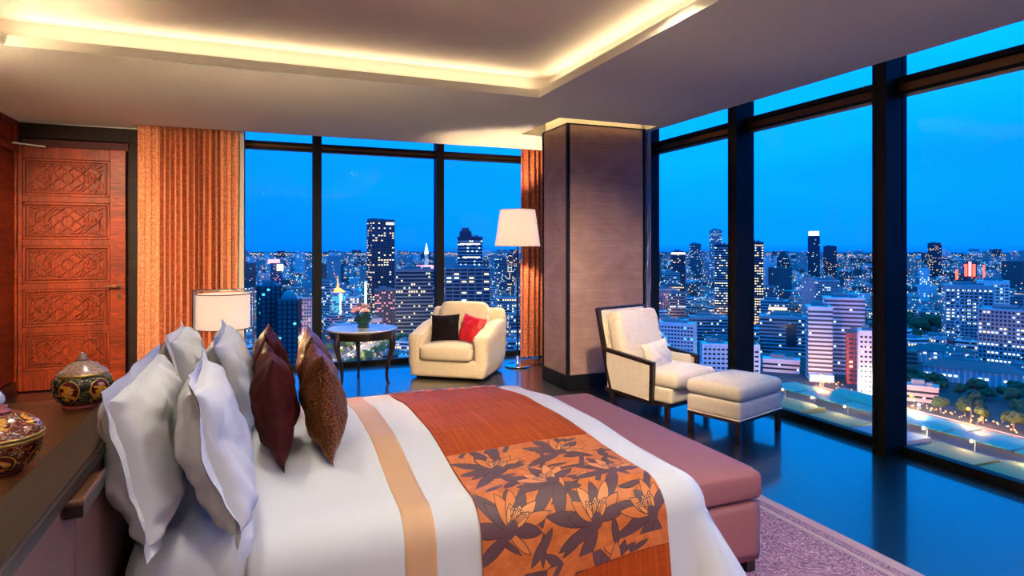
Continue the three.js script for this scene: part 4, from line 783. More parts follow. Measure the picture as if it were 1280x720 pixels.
// towers seen through the corner window behind the side table and armchair
building('tall dark tower with rows of lit windows, rising over the side table window', 147, -832, 30, 22, 130, { turn: 0.3, wall: 'dark', bandMat: 'glass', style: 'grid', frac: 0.16, light: 'warm', second: 'cool', frac2: 0.06, cell: 3.6, extra: (b, w, d, h) => { mesh('crown', mergeGeometries([bx(-w / 2, -w * 0.3, h, h + 4, -d / 2, d / 2), bx(w * 0.1, w / 2, h, h + 3, -d / 2, d / 2)]), cityMat.dark, b); mesh('lit_window', bx(w * 0.12, w * 0.48, h - 4, h - 1, d / 2, d / 2 + 0.6), lit.white, b); } });
building('wide banded office slab seen just left of the armchair back', 162, -689, 46, 24, 71, { wall: 'grey', share: 0.6, frac: 0.07, light: 'warm', second: 'cool', frac2: 0.05, floor: 4 });
building('wide banded office slab standing behind the cream armchair', 209, -649, 48, 24, 73, { wall: 'grey', share: 0.6, frac: 0.06, light: 'warm', second: 'cool', frac2: 0.06, floor: 4, style: 'grid', cell: 8 });
building('stepped glass tower above the banded slab near the floor lamp', 236, -724, 30, 26, 108, { wall: 'glass', bandMat: 'concrete', share: 0.35, frac: 0.16, light: 'cool', floor: 4, extra: (b, w, d, h) => { mesh('upper_step', bx(-w * 0.42, w * 0.05, h, h + 8, -d * 0.4, d * 0.4), cityMat.glass, b); mesh('upper_step', bx(-w * 0.34, -w * 0.04, h + 8, h + 12, -d * 0.3, d * 0.3), cityMat.dark, b); mesh('lit_window', mergeGeometries([bx(-w * 0.4, w * 0.4, h - 8, h - 7, d / 2, d / 2 + 0.5), bx(-w * 0.3, w * 0.4, h - 24, h - 23, d / 2, d / 2 + 0.5)]), lit.white, b); } });
building('slender teal glass tower with flat top by the bedside lamp', 5, -472, 13, 13, 69, { wall: 'teal', bandMat: 'glass', share: 0.3, frac: 0.04, light: 'cyan', turn: 0.2, style: 'fin2', cell: 3 });
building('teal glass tower with a domed top beside the bedside lamp', 18, -456, 13, 13, 60, { wall: 'teal', bandMat: 'glass', share: 0.3, frac: 0.05, light: 'cyan', turn: -0.2, style: 'fin2', cell: 3, extra: (b, w, d, h) => { mesh('dome', new THREE.SphereGeometry(5.5, 20, 10, 0, 6.2832, 0, 1.5708).translate(0, h + 1, 0), cityMat.teal, b); } });
building('pale blue tower with a glowing orange crown and spire', 98, -887, 30, 22, 34, { wall: 'pale', bandMat: 'concrete', share: 0.4, frac: 0.5, light: 'cyan', turn: 0.35, extra: (b, w, d, h) => { mesh('crown', new THREE.ConeGeometry(12, 7, 4).rotateY(0.785).translate(0, h + 4.5, 0), lit.orange, b); mesh('spire', new THREE.ConeGeometry(1.2, 20, 6).translate(0, h + 15, 0), lit.orange, b); mesh('corner_light', bx(-1.2, 1.2, 0, h, d / 2, d / 2 + 1), lit.cool, b); } });
building('white slab tower left of the banded office slab', 147, -911, 18, 18, 47, { wall: 'pale', frac: 0.12, light: 'white', share: 0.3, extra: (b, w, d, h) => mesh('lit_panel', bx(-w / 2, -w / 4, 4, h, d / 2, d / 2 + 0.6), lit.cool, b) });
building('brown tower with an orange lit side near the dark mullion', 88, -1039, 18, 18, 69, { wall: 'brown', frac: 0.1, light: 'orange', extra: (b, w, d, h) => mesh('lit_panel', bx(w * 0.25, w / 2, 2, h * 0.6, d / 2, d / 2 + 0.8), lit.orange, b) });
building('needle tower lit white and cyan on the far skyline', 590, -2350, 14, 14, 70, { wall: 'pale', frac: 0.6, light: 'cool', extra: (b, w, d, h) => { mesh('spire', new THREE.ConeGeometry(9, 44, 8).translate(0, h + 22, 0), lit.cool, b); mesh('lit_podium', bx(-40, 40, 0, 26, -20, 20), lit.pink, b); } });
building('tower with a red and white glowing top on the window skyline', 28, -1336, 22, 20, 64, { wall: 'grey', frac: 0.12, light: 'pink', extra: (b, w, d, h) => { mesh('glowing_sign', bx(-w * 0.7, w * 0.3, h, h + 8, -d / 2, d / 2), lit.pink, b); mesh('glowing_sign', bx(w * 0.05, w * 0.6, h - 14, h - 2, d / 2, d / 2 + 3), lit.white, b); } });
building('rose apartment block with pink lit balconies left of the mullion', 43, -652, 17, 16, 46, { wall: 'rose', frac: 0.3, light: 'pink', second: 'white', frac2: 0.1, style: 'grid', name: 'apartment_block' });
building('grey tower behind the floor lamp pole', 428, -1121, 24, 20, 76, { wall: 'grey', frac: 0.14, light: 'cool' });
building('darker tower beside the floor lamp scroll', 412, -1020, 20, 18, 84, { wall: 'dark', frac: 0.14, light: 'cool', second: 'warm' });
building('low lit block with greenish windows behind the floor lamp', 257, -651, 24, 18, 40, { wall: 'concrete', frac: 0.2, light: 'cool', second: 'warm' });
building('white apartment block with a grid of windows behind the armchair arm', 268, -590, 20, 14, 30, { wall: 'pale', frac: 0.08, style: 'grid', light: 'cool', name: 'apartment_block' });
building('magenta lit shop building beyond the side table flowers', 118, -700, 14, 12, 16, { wall: 'rose', frac: 0.5, light: 'pink', name: 'shop_building' });
building('violet grey tower below the dark tower', 141, -770, 24, 16, 44, { wall: 'brown', frac: 0.16, light: 'pink', style: 'grid' });
building('cream block with a bright lit face beyond the flowers', 106, -800, 16, 14, 34, { wall: 'pale', frac: 0.3, light: 'white' });
// towers seen through the tall windows
building('pinkish white tower with a grid of small windows above the lounge chair back', 520, -724, 26, 20, 38, { wall: 'rose', style: 'grid', share: 0.5, frac: 0.1, light: 'pink', turn: 0.3, name: 'apartment_block', extra: (b, w, d, h) => mesh('lit_panel', bx(w * 0.1, w / 2, 0, 3, d / 2, d / 2 + 1), lit.pink, b) });
building('long white apartment row right of the lounge chair back', 345, -465, 34, 14, 28, { wall: 'pale', style: 'grid', share: 0.45, frac: 0.12, light: 'cyan', cell: 2.8, turn: -0.2, name: 'apartment_block' });
building('blue green office row beside the dark mullion', 425, -519, 36, 14, 25, { wall: 'concrete', share: 0.5, frac: 0.1, light: 'cool', turn: 0.2 });
building('white apartment block with square windows behind the ottoman', 297, -355, 18, 12, 28, { wall: 'pale', style: 'grid', share: 0.4, frac: 0.05, light: 'cool', cell: 3, name: 'apartment_block', turn: 0.15 });
building('narrow white apartment block just right of the dark mullion', 314, -337, 7, 12, 29, { wall: 'pale', style: 'grid', share: 0.4, frac: 0.08, light: 'cool', cell: 3, name: 'apartment_block', turn: 0.15 });
building('tall office tower speckled with lit floors, left of the dark mullion', 547, -642, 16, 16, 99, { wall: 'glass', bandMat: 'concrete', share: 0.3, frac: 0.22, light: 'cool', second: 'warm', frac2: 0.14, extra: (b, w, d, h) => mesh('beacon', new THREE.OctahedronGeometry(2).translate(0, h + 3, 0), lit.cool, b) });
building('tall office tower with yellow lit floors, right of the dark mullion', 578, -619, 24, 18, 102, { wall: 'glass', bandMat: 'dark', share: 0.35, frac: 0.42, light: 'warm', second: 'cool', frac2: 0.2 });
building('slim dark tower with a bright white lantern top', 1315, -1196, 28, 24, 122, { wall: 'glass', bandMat: 'dark', frac: 0.06, light: 'cool', extra: (b, w, d, h) => { mesh('lantern_glow', bx(-w * 0.42, w * 0.42, h + 4, h + 15, -d * 0.4, d * 0.4), lit.white, b); mesh('crown', bx(-w * 0.45, w * 0.45, h, h + 4, -d * 0.45, d * 0.45), cityMat.dark, b); } });
building('plain dark tower right of the lantern topped tower', 1692, -1476, 38, 28, 99, { wall: 'dark', frac: 0.05, light: 'warm' });
building('black stepped pyramid tower left of the lantern topped tower', 1397, -1378, 34, 28, 66, { wall: 'dark', frac: 0.06, light: 'cool', extra: (b, w, d, h) => { for (let i = 0; i < 3; i++) mesh('upper_step', bx(-w * (0.38 - i * 0.11), w * (0.38 - i * 0.11), h + i * 6, h + 6 + i * 6, -d * (0.38 - i * 0.11), d * (0.38 - i * 0.11)), cityMat.dark, b); } });
building('white striped tower wing standing in front by the tree lined road', 383, -344, 16, 18, 52, { wall: 'pale', bandMat: 'dark', share: 0.5, frac: 0.02, light: 'cool', floor: 3.1, turn: 0.12, extra: (b, w, d, h) => mesh('entrance_canopy', bx(-w * 0.5, w * 0.5, 0, 5, d / 2, d / 2 + 8), cityMat.pale, b) });
building('taller white striped tower joined behind the striped wing', 415, -350, 27, 18, 57, { wall: 'pale', bandMat: 'dark', share: 0.5, frac: 0.05, light: 'cool', floor: 3.1, turn: 0.12 });
building('red brick faced slab below the white striped tower', 392, -320, 11, 10, 35, { wall: 'brick', bandMat: 'dark', share: 0.35, frac: 0.03, light: 'warm', style: 'grid', turn: 0.1, cell: 3.4 });
building('white apartment tower beside the red slab by the mullion', 369, -293, 10, 10, 41, { wall: 'pale', style: 'grid', share: 0.4, frac: 0.06, light: 'warm', turn: 0.1, name: 'apartment_block' });
building('pale blue tower with vertical ribs behind the striped tower', 667, -616, 15, 15, 56, { wall: 'concrete', style: 'fin', frac: 0.04, light: 'cool' });
building('broad gridded office block behind the striped tower', 722, -637, 34, 18, 50, { wall: 'concrete', style: 'grid', share: 0.5, frac: 0.12, light: 'cool' });
building('hall with a lit yellow glass front left of the striped tower', 534, -540, 28, 16, 36, { wall: 'concrete', frac: 0.1, light: 'warm', extra: (b, w, d, h) => mesh('lit_panel', mergeGeometries([0, 1, 2].map((k) => bx(-w * 0.2, w * 0.45, h - 9 - k * 5, h - 6.6 - k * 5, d / 2, d / 2 + 0.7))), lit.warm, b) });
building('blue grey office block with a recessed dark bay left of the striped tower', 436, -428, 42, 18, 34, { wall: 'concrete', share: 0.5, frac: 0.06, light: 'cool', extra: (b, w, d, h) => mesh('recessed_bay', bx(w * 0.02, w * 0.22, h * 0.25, h * 0.85, d / 2, d / 2 + 0.4), cityMat.glass, b) });
building('large office tower with cross braces and lit floors, right window', 651, -407, 38, 24, 58, { wall: 'concrete', style: 'grid', share: 0.55, frac: 0.3, light: 'cool', cell: 4, turn: 0.15, extra: (b, w, d, h) => { const l = []; for (let k = 0; k < 5; k++) for (const s of [-1, 1]) for (const q of [-1, 1]) { const g = bx(-0.4, 0.4, -5.4, 5.4, 0, 0.6); g.rotateZ(s * 0.66); g.translate(q * w * 0.24 + 0, 9 + k * 8.4, d / 2 + 0.5); l.push(g); } mesh('cross_brace', mergeGeometries(l), cityMat.pale, b); } });
building('pale wing standing behind the cross braced tower', 700, -412, 26, 20, 61, { wall: 'pale', style: 'grid', frac: 0.15, light: 'cool', cell: 4 });
building('broad blue office block at the end of the right window', 556, -313, 40, 22, 46, { wall: 'concrete', style: 'grid', share: 0.55, frac: 0.22, light: 'cool', second: 'warm', frac2: 0.05, turn: -0.15 });
building('slim white tower standing alone beyond the trees', 986, -681, 13, 13, 62, { wall: 'pale', style: 'fin', frac: 0.1, light: 'cool' });
building('dark square tower on the skyline of the right window', 1903, -1283, 36, 28, 108, { wall: 'dark', frac: 0.1, light: 'warm' });
building('glowing red and pink finned building on the right skyline', 1581, -981, 26, 20, 60, { wall: 'dark', frac: 0.05, light: 'red', extra: (b, w, d, h) => { for (let i = 0; i < 3; i++) mesh('glowing_fin', bx(-w * 0.42 + i * w * 0.3, -w * 0.2 + i * w * 0.3, h * 0.45, h - 4 + (i === 1 ? 6 : 0), d / 2, d / 2 + 2), i === 1 ? lit.pink : lit.red, b); mesh('glowing_fin', bx(-w * 1.1, -w * 0.9, h * 0.3, h * 0.7, 0, 2), lit.red, b); mesh('glowing_fin', bx(w * 0.95, w * 1.1, h * 0.3, h * 0.9, 0, 2), lit.red, b); } });
building('tall pale blue tower on the skyline left of the mullion', 1014, -1209, 28, 24, 137, { wall: 'concrete', frac: 0.16, light: 'cool', style: 'grid' });
building('hazy blue tower on the skyline above the apartment row', 1097, -1391, 30, 24, 105, { wall: 'grey', frac: 0.06, light: 'cool' });
building('rounded grey tower with lit cornice above the pinkish tower', 682, -911, 24, 20, 88, { wall: 'dark', frac: 0.08, light: 'warm', extra: (b, w, d, h) => mesh('lit_cornice', bx(-w * 0.5, w * 0.5, h - 4, h - 1, d / 2, d / 2 + 1), lit.white, b) });
building('dark block with yellow lit windows under the skyline', 560, -760, 30, 18, 40, { wall: 'dark', frac: 0.3, light: 'warm' });

// old low halls with hipped roofs among the trees (right window)
function hall(label, x, z, w, d, h, turn) {
  const b = thing('hipped_hall', label, 'building', [x, GY, z], Math.atan2(-x, -z) + turn);
  mesh('wall', bx(-w / 2, w / 2, 0, h, -d / 2, d / 2), cityMat.concrete, b);
  mesh('window_band', fins(w, d, h, 3.4, 1, 0.2), cityMat.pale, b);
  const v = [[-w / 2 - 1.5, h, -d / 2 - 1.5], [w / 2 + 1.5, h, -d / 2 - 1.5], [w / 2 + 1.5, h, d / 2 + 1.5], [-w / 2 - 1.5, h, d / 2 + 1.5], [-w / 2 + d / 2, h + d * 0.32, 0], [w / 2 - d / 2, h + d * 0.32, 0]];
  const g = new THREE.BufferGeometry(); g.setAttribute('position', new THREE.Float32BufferAttribute(v.flat(), 3)); g.setIndex([0, 4, 5, 0, 5, 1, 3, 2, 5, 3, 5, 4, 0, 3, 4, 1, 5, 2, 0, 1, 2, 0, 2, 3]);
  const gn = g.toNonIndexed(); gn.computeVertexNormals(); mesh('roof', gn, cityMat.tile, b);
  const c = cells(w, d, h, { frac: 0.12, cell: 3.4 }); if (c) mesh('lit_window', c, lit.cool, b).userData.kind = 'stuff'; return b;
}
hall('long hall with a dark hipped roof behind the trees, right window', 470, -290, 56, 16, 10, -0.1);
hall('hipped roof hall further behind the long dark roofed one', 530, -352, 44, 14, 10, 0.2);
hall('hipped roof hall under the broad blue office block', 470, -225, 36, 16, 9, 0.3);
hall('small hipped hall beside the road near the mullion', 455, -346, 24, 12, 8, -0.2);
hall('low house with blue hipped roof left of the striped tower', 402, -396, 20, 10, 7, 0.3);
hall('small dark roofed house in front of the striped tower trees', 372, -402, 22, 10, 7, 0.1);
building('low pink lit shop front beside the road at the mullion', 385, -268, 18, 10, 9, { wall: 'rose', frac: 0.1, light: 'pink', name: 'shop_building' });
building('low cream terrace left of the striped tower', 375, -372, 26, 12, 9, { wall: 'pale', frac: 0.06, light: 'cool', name: 'shop_building' });

// the depot along the road: tan paved strip, long blue canopies, road
{
  const d = thing('depot_yard', 'tan paved depot yard running along the foot of the tall windows', 'yard', [0, GY, 0]);
  mesh('paving', bx(240, 306, 0, 1.2, -322, -60), cityMat.tan, d);
  for (let i = 0; i < 18; i++) mesh('parked_van', new RoundedBoxGeometry(2.4, 2.2, 5.5, 2, 0.5).translate(262 + (i % 3) * 13, 2.3, -312 + i * 12.5), cityMat.pale, d);
  for (let i = 0; i < 8; i++) mesh('roof_bay', bx(272, 297, 1.2, 4.5 + (i % 2), -318 + i * 30, -292 + i * 30), i % 3 ? cityMat.tan : cityMat.grey, d);
  const c = thing('station_canopy', 'long pale blue canopy roof between the depot yard and the road', 'canopy', [0, GY, 0]);
  for (let i = 0; i < 9; i++) mesh('roof_panel', bx(307, 318, 6.4, 7, -322 + i * 30, -293.5 + i * 30), cityMat.aqua, c);
  for (let i = 0; i < 9; i++) mesh('roof_panel', bx(320, 336, 4.4, 5, -322 + i * 30, -293 + i * 30), cityMat.aqua, c);
  mesh('deck', bx(306.2, 336.8, 0, 1.5, -322, -60), cityMat.grey, c);
  const v = thing('vaulted_roof', 'pale blue vaulted roof at the end of the canopy by the mullion', 'roof', [328, GY + 5, -262]);
  const vg = new THREE.CylinderGeometry(8, 8, 34, 24, 1, false, Math.PI * 1.5, Math.PI).rotateX(-Math.PI / 2); vg.scale(1, 0.7, 1); mesh('vault', vg, cityMat.aqua, v);
  const r = thing('avenue', 'avenue with orange street lights beyond the canopy roof', 'road', [0, GY, 0]);
  mesh('carriageway', bx(339, 357, 0, 0.25, -324, -60), cityMat.asphalt, r);
  mesh('kerb', mergeGeometries([bx(338.4, 339, 0, 0.5, -324, -60), bx(357, 357.6, 0, 0.5, -324, -60)]), cityMat.concrete, r);
  const r2 = thing('avenue', 'bright avenue under the side table window', 'road', [92, GY, -600], -0.42);
  mesh('carriageway', bx(-9, 9, 0, 0.25, -60, 118), cityMat.asphalt, r2);
  mesh('kerb', mergeGeometries([bx(-9.6, -9, 0, 0.5, -60, 118), bx(9, 9.6, 0, 0.5, -60, 118)]), cityMat.concrete, r2);
  const r3 = thing('avenue', 'distant cross street glowing orange past the pinkish tower', 'road', [500, GY, -640], 0.9);
  mesh('carriageway', bx(-7, 7, 0, 0.25, -150, 150), cityMat.asphalt, r3);
}
// street lamps: pole, arm, glowing head, each with its own light
const lampGroup = 'orange street lamps';
function streetLamp(x, z, h, turn, color, label, group, k, base = 0) {
  const t = thing('street_lamp', label, 'street lamp', [x, GY + base, z], turn, group);
  mesh('pole', new THREE.CylinderGeometry(0.12, 0.18, h, 6).translate(0, h / 2, 0), cityMat.grey, t);
  mesh('arm', bx(0, 2.4, h - 0.2, h, -0.1, 0.1), cityMat.grey, t);
  mesh('lamp_head', new THREE.SphereGeometry(0.85, 10, 7).translate(2.4, h - 0.3, 0), lit[color], t);
  if (k) { const L = new THREE.PointLight(lit[color].emissive.clone(), k, 0, 2); L.name = 'street_lamp_light'; L.position.set(x + 2.4 * Math.cos(turn), GY + base + h - 1.6, z - 2.4 * Math.sin(turn)); L.castShadow = true; scene.add(L); }
}
for (let i = 0; i < 14; i++) i < 6 && i % 3 === 2 ? streetLamp(i % 2 ? 337.5 : 358.6, -318 + i * 16, 9, i % 2 ? 0 : Math.PI, 'white', 'white street lamp along the avenue beyond the canopy roof', 'white avenue lamps', 2600) : streetLamp(i % 2 ? 337.5 : 358.6, -318 + i * 16, 9, i % 2 ? 0 : Math.PI, 'orange', 'orange street lamp along the avenue beyond the canopy roof', lampGroup, 2400);
for (let i = 0; i < 10; i++) streetLamp(300, -316 + i * 22, 8, Math.PI, 'warm', 'warm white lamp post along the depot yard edge', 'depot yard lamps', 380, 1.2);
for (let i = 0; i < 6; i++) { const s = -55 + i * 34, sd = i % 2 ? -11 : 11, ct = Math.cos(-0.42), st = Math.sin(-0.42); streetLamp(92 + sd * ct + s * st, -600 - sd * st + s * ct, 9, i % 2 ? -0.42 : -0.42 + Math.PI, 'warm', 'warm street lamp along the avenue under the side table window', 'warm street lamps', 3200); }
for (let i = 0; i < 4; i++) { const s = -100 + i * 65; streetLamp(500 + s * Math.sin(0.9) + 9 * Math.cos(0.9), -640 + s * Math.cos(0.9) - 9 * Math.sin(0.9), 9, 0.9, 'orange', 'orange street lamp on the cross street past the pinkish tower', 'cross street lamps', 2200); }

// trees
reseed(303);
function treeGeo(seed) {
  const l = []; for (let i = 0; i < 9; i++) {
    const g = new THREE.IcosahedronGeometry(1.5 + rnd() * 1.1, 2), p = g.attributes.position, cx = (rnd() - 0.5) * 4.4, cyy = 4.2 + rnd() * 3.2, cz = (rnd() - 0.5) * 4.4;
    for (let k = 0; k < p.count; k++) { const x = p.getX(k), y = p.getY(k), z = p.getZ(k), q = 1 + 0.35 * perlin.noise(x * 1.9 + seed + i, y * 1.9, z * 1.9); p.setXYZ(k, x * q + cx, y * q * 0.85 + cyy, z * q + cz); }
    g.computeVertexNormals(); l.push(g);
  } return mergeGeometries(l);
}
const treeGeos = [1, 2, 3].map(treeGeo), trunkGeo = new THREE.CylinderGeometry(0.25, 0.4, 4.6, 6).translate(0, 2.3, 0);
const grown = [], solid = []; scene.children.forEach((o) => { if (o.userData.category === 'building') solid.push([o.position.x, o.position.z, o.name.startsWith('hipped') ? 26 : 20]); if (o.userData.category === 'street lamp') solid.push([o.position.x, o.position.z, 3]); });
const treeFree = (x, z, r) => !grown.some(([a, b, q]) => (a - x) ** 2 + (b - z) ** 2 < (q + r) ** 2) && !solid.some(([a, b, q]) => (a - x) ** 2 + (b - z) ** 2 < (q + r) ** 2);
function tree(x, z, s, kind, mat, label, group) {
  if (!treeFree(x, z, 4.7 * s)) return; grown.push([x, z, 4.7 * s]);
  const t = thing('street_tree', label, 'tree', [x, GY, z], rnd() * 6.28, group); t.scale.setScalar(s);
  mesh('crown', treeGeos[kind % 3], mat, t); mesh('trunk', trunkGeo, cityMat.brown, t);
}
for (let i = 0; i < 34; i++) tree(365 + rnd() * 8, -322 + i * 7.6 + rnd() * 6, 0.85 + rnd() * 0.5, i, cityMat.leaf, 'dark tree along the far side of the orange lit avenue', 'avenue trees');
for (let i = 0; i < 420; i++) tree(382 + rnd() * 90, -310 + rnd() * 160, 0.9 + rnd() * 0.6, i, cityMat.leaf, 'dark tree in the grove around the hipped roof halls', 'grove trees');
for (let i = 0; i < 160; i++) tree(600 + rnd() * 190, -560 + rnd() * 140, 1.3 + rnd() * 0.9, i, cityMat.leaf, 'dark tree in the park before the cross braced tower', 'park trees');
for (let i = 0; i < 70; i++) tree(400 + rnd() * 60, -470 + rnd() * 70, 1.1 + rnd() * 0.6, i, cityMat.leaf, 'dark tree behind the low houses left of the striped tower', 'garden trees');
for (let i = 0; i < 40; i++) { const s = -60 + i * 5.5, sd = (i % 2 ? -1 : 1) * (13 + rnd() * 16), ct = Math.cos(-0.42), st = Math.sin(-0.42); tree(92 + sd * ct + s * st, -600 - sd * st + s * ct, 0.9 + rnd() * 0.5, i, cityMat.leafLight, 'yellow green tree along the bright avenue under the side table window', 'bright avenue trees'); }

// the many ordinary buildings of the city: twelve kinds, set out street by street
reseed(404);
const inView = (x, z) => { const l = x * Math.cos(YAW) + z * Math.sin(YAW), d = x * Math.sin(YAW) - z * Math.cos(YAW); const u = 640 + FOCAL * l / d; return d > 0 && ((u > 296 && u < 655) || (u > 812 && u < 1300)); };
const keep = []; scene.children.forEach((o) => { if (['building', 'road', 'yard'].includes(o.userData.category) && o.position.lengthSq() > 1e4 && Math.hypot(o.position.x, o.position.z) > 100) keep.push([o.position.x, o.position.z, 22]); });
grown.forEach((q) => keep.push(q));
const free = (x, z, r) => !keep.some(([a, b, q]) => (a - x) ** 2 + (b - z) ** 2 < (q + r) ** 2) && !(x > 212 && x < 400 && z > -470 && z < -40) && !(x > 385 && x < 480 && z > -480 && z < -160) && !(x > 590 && x < 800 && z > -570 && z < -410) && !(Math.abs((x - 92) * Math.cos(0.42) + (z + 600) * Math.sin(0.42)) < 34 && z < -440 && z > -760) && !(Math.abs((x - 500) * Math.cos(0.9) - (z + 640) * Math.sin(0.9)) < 12 + r && Math.abs((x - 500) * Math.sin(0.9) + (z + 640) * Math.cos(0.9)) < 165);
const kinds = [
  ['low flat roofed concrete block with few lit windows', 20, 16, 13, 'concrete', 'cool', 0.08], ['low white block with warm lit windows', 18, 14, 15, 'pale', 'warm', 0.14], ['low grey block with a dark roof', 26, 14, 10, 'grey', 'warm', 0.06],
  ['rose walled mid rise block', 16, 16, 22, 'rose', 'pink', 0.12], ['white mid rise block with banded windows', 20, 15, 28, 'pale', 'cool', 0.12], ['grey mid rise block with lit floors', 24, 18, 32, 'grey', 'cool', 0.2],
  ['dark office block with warm lit windows', 22, 20, 36, 'dark', 'warm', 0.18], ['pale tower block with cool lit windows', 18, 18, 52, 'concrete', 'cool', 0.16], ['dark tower block speckled with lights', 24, 22, 66, 'dark', 'warm', 0.1],
  ['brown walled low block', 18, 18, 12, 'brown', 'orange', 0.1], ['aqua roofed low shed', 34, 16, 9, 'aqua', 'cool', 0.04], ['white slab block with bright windows', 30, 12, 40, 'pale', 'white', 0.16],
];
const protos = kinds.map(([l, w, d, h, wall, light, frac]) => {
  const g = new THREE.Group(); g.name = 'city_building';
  mesh('wall', bx(-w / 2, w / 2, 0, h, -d / 2, d / 2), cityMat[wall], g);
  mesh('window_band', bands(w, d, h, 3.4, 0.45, 2.2, 0.12), cityMat[wall === 'dark' ? 'grey' : 'glass'], g);
  mesh('roof_house', mergeGeometries([bx(-w * 0.3, w * 0.05, h, h + 2.6, -d * 0.2, d * 0.25), bx(w * 0.15, w * 0.35, h, h + 1.8, -d * 0.3, 0)]), cityMat.grey, g);
  const c = cells(w, d, h, { floor: 3.4, cell: 2.4, frac, y0: 2.4 }); if (c) mesh('lit_window', c, lit[light], g).userData.kind = 'stuff';
  return g;
});
const landmarks = [[1581, -981], [1315, -1196], [590, -2350], [1692, -1476], [1903, -1283], [28, -1336], [1014, -1209], [147, -832], [236, -724], [986, -681]].map(([x, z]) => [Math.atan2(x, -z), Math.hypot(x, z)]);
const hidesLandmark = (x, z, R) => landmarks.some(([A, L]) => R < L && Math.abs(Math.atan2(x, -z) - A) * R < 42);
const spots = [];
for (let ring = 340; ring < 1500; ring *= 1.012) for (let a = -0.16; a < 1.25; a += 15 / ring) {
  const A = a + (rnd() - 0.5) * 0.3 * 34 / ring, R = ring * (1 + (rnd() - 0.5) * 0.02), x = Math.sin(A) * R, z = -Math.cos(A) * R; if (!inView(x, z)) continue;
  const t = hidesLandmark(x, z, R) ? rnd() * 0.5 : rnd(), far = R > 800; const kd = (t < 0.52 ? [0, 1, 2, 9, 10, 2, 0][Math.floor(rnd() * 7)] : t < 0.86 ? [3, 4, 5, 1][Math.floor(rnd() * 4)] : far ? [6, 7, 8, 11][Math.floor(rnd() * 4)] : [4, 5, 6][Math.floor(rnd() * 3)]), rr = Math.hypot(kinds[kd][1], kinds[kd][2]) * 0.56; if (!free(x, z, rr)) continue; keep.push([x, z, rr]); spots.push([x, z, R, kd]);
}
spots.slice(0, 290).forEach(([x, z, R, k]) => {
  const c = protos[k].clone(); c.name = numbered('city_building'); c.position.set(x, GY, z); c.rotation.y = Math.atan2(-x, -z) + (Math.floor(rnd() * 4) - 1.5) * 0.35; c.scale.set(0.8 + rnd() * 0.25, 0.85 + rnd() * 0.35, 0.8 + rnd() * 0.25); scene.add(c);
  const where = (R < 620 ? 'nearer' : 'farther') + ' streets beyond the ' + (Math.atan2(x, -z) < 0.45 ? 'corner' : 'tall') + ' windows';
  tag(c, kinds[k][0] + ', ' + where, 'building', kinds[k][0] + ' in the ' + where);
});
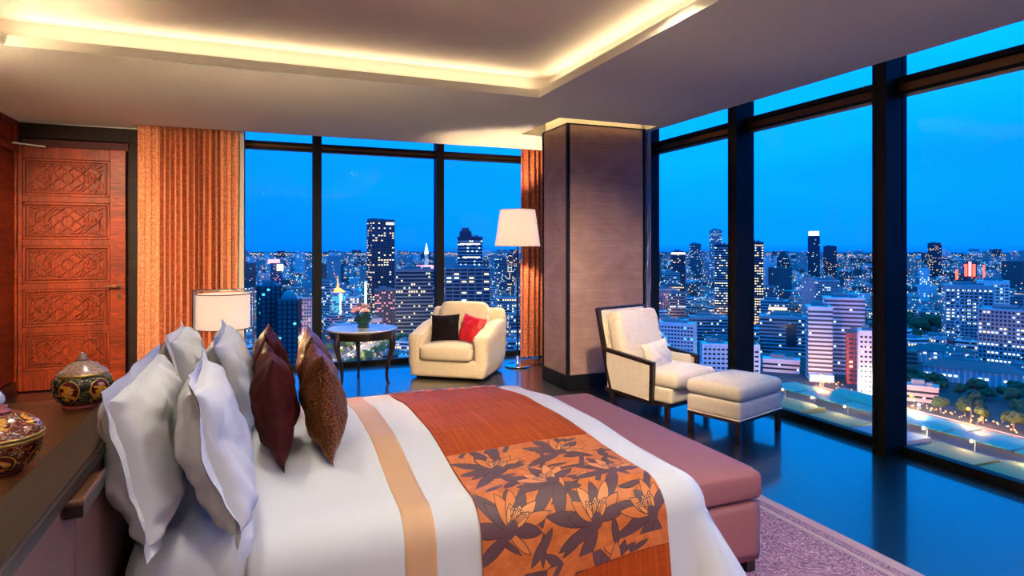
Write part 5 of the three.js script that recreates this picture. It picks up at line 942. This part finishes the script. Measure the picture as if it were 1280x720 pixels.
// everything further out, past counting
{
  const far = []; spots.slice(290).forEach((s) => far.push(s));
  for (let ring = 1500; ring < 9000; ring *= 1.045) for (let a = -0.16; a < 1.25; a += Math.max(40, ring * 0.024) / ring) { const A = a + (rnd() - 0.5) * 0.02, R = ring * (1 + (rnd() - 0.5) * 0.04); far.push([Math.sin(A) * R, -Math.cos(A) * R, R, rnd() < 0.72 ? 0 : 1]); }
  const unit = new THREE.BoxGeometry(1, 1, 1).translate(0, 0.5, 0), im = new THREE.InstancedMesh(unit, std({ color: 0xffffff, roughness: 0.9 }), far.length);
  im.name = 'distant_city_blocks'; tag(im, 'distant blocks of the city stretching to the horizon', 'city', null, 'stuff');
  const m = new THREE.Matrix4(), lights = [[], [], [], [], []];
  far.forEach(([x, z, R], i) => {
    const tall = rnd() < 0.1 && !hidesLandmark(x, z, R), k = Math.max(1, R / 2200), h = tall ? 30 + rnd() * 50 : 7 + rnd() * 17, w = (14 + rnd() * 20) * k;
    m.compose(new THREE.Vector3(x, GY, z), new THREE.Quaternion().setFromAxisAngle(new THREE.Vector3(0, 1, 0), rnd() * 3), new THREE.Vector3(w, h, (14 + rnd() * 16) * k)); im.setMatrixAt(i, m);
    const v = rnd(); im.setColorAt(i, v < 0.3 ? lin(0.08, 0.09, 0.1) : v < 0.7 ? lin(0.3, 0.32, 0.33) : v < 0.9 ? lin(0.6, 0.6, 0.6) : lin(0.4, 0.3, 0.27));
    if (R > 900) for (let q = 0; q < (tall ? 12 : 8); q++) { const t = rnd(), c = t < 0.3 ? 0 : t < 0.55 ? 1 : t < 0.7 ? 2 : t < 0.76 ? 3 : 4; const back = 1 - (w * 0.75) / R; lights[c].push([x * back + (rnd() - 0.5) * w, GY + 4 + rnd() * h, z * back + (rnd() - 0.5) * w, 0.4 + rnd() * 0.6 + R / 5200]); }
  });
  scene.add(im);
  // light chains of the far highways on the horizon
  for (let i = 0; i < 620; i++) { const A = -0.14 + i / 620 * 1.36, R = 5200 + 500 * Math.sin(i * 0.05); if (rnd() < 0.75) lights[i % 3 === 0 ? 2 : 0].push([Math.sin(A) * R, GY + 36 + rnd() * 14, -Math.cos(A) * R, 2.2 + rnd() * 1.8]); }
  spots.slice(0, 290).forEach(([x, z, R]) => { for (let q = 0; q < 11; q++) lights[[0, 1, 1, 2, 2, 4, 4][Math.floor(rnd() * 7)]].push([x + (rnd() - 0.5) * 40, GY + 4 + rnd() * 16, z + (rnd() - 0.5) * 40, 0.28 + rnd() * 0.35]); });
  for (let i = 0; i < 170; i++) lights[i % 4 ? 2 : 0].push([359 + rnd() * 5, GY + 1 + rnd() * 4, -322 + rnd() * 250, 0.25 + rnd() * 0.35]);
  for (let i = 0; i < 120; i++) { const s = -60 + rnd() * 220, sd = (rnd() - 0.5) * 26; lights[i % 3 ? 0 : 2].push([92 + sd * Math.cos(0.42) - s * Math.sin(0.42), GY + 1 + rnd() * 3, -600 + sd * Math.sin(0.42) + s * Math.cos(0.42), 0.3 + rnd() * 0.4]); }
  for (let i = 0; i < 60; i++) { const s = (rnd() - 0.5) * 300; lights[2].push([500 + s * Math.sin(0.9) + rnd() * 12, GY + 2 + rnd() * 4, -640 + s * Math.cos(0.9), 0.6 + rnd() * 0.6]); }
  const names = ['warm', 'cool', 'orange', 'pink', 'cyan'], dot = new THREE.OctahedronGeometry(1, 0);
  lights.forEach((list, c) => {
    const li = new THREE.InstancedMesh(dot, lit[names[c]], list.length); li.name = 'city_lights_' + ['amber', 'white', 'orange', 'pink', 'cyan'][c];
    tag(li, 'countless small ' + ['amber', 'white', 'orange', 'pink', 'cyan'][c] + ' lights scattered over the far city', 'city lights', null, 'stuff');
    list.forEach(([x, y, z, s], i) => { m.makeScale(s, s, s).setPosition(x, y, z); li.setMatrixAt(i, m); }); scene.add(li);
  });
}

renderer.render(scene, camera);
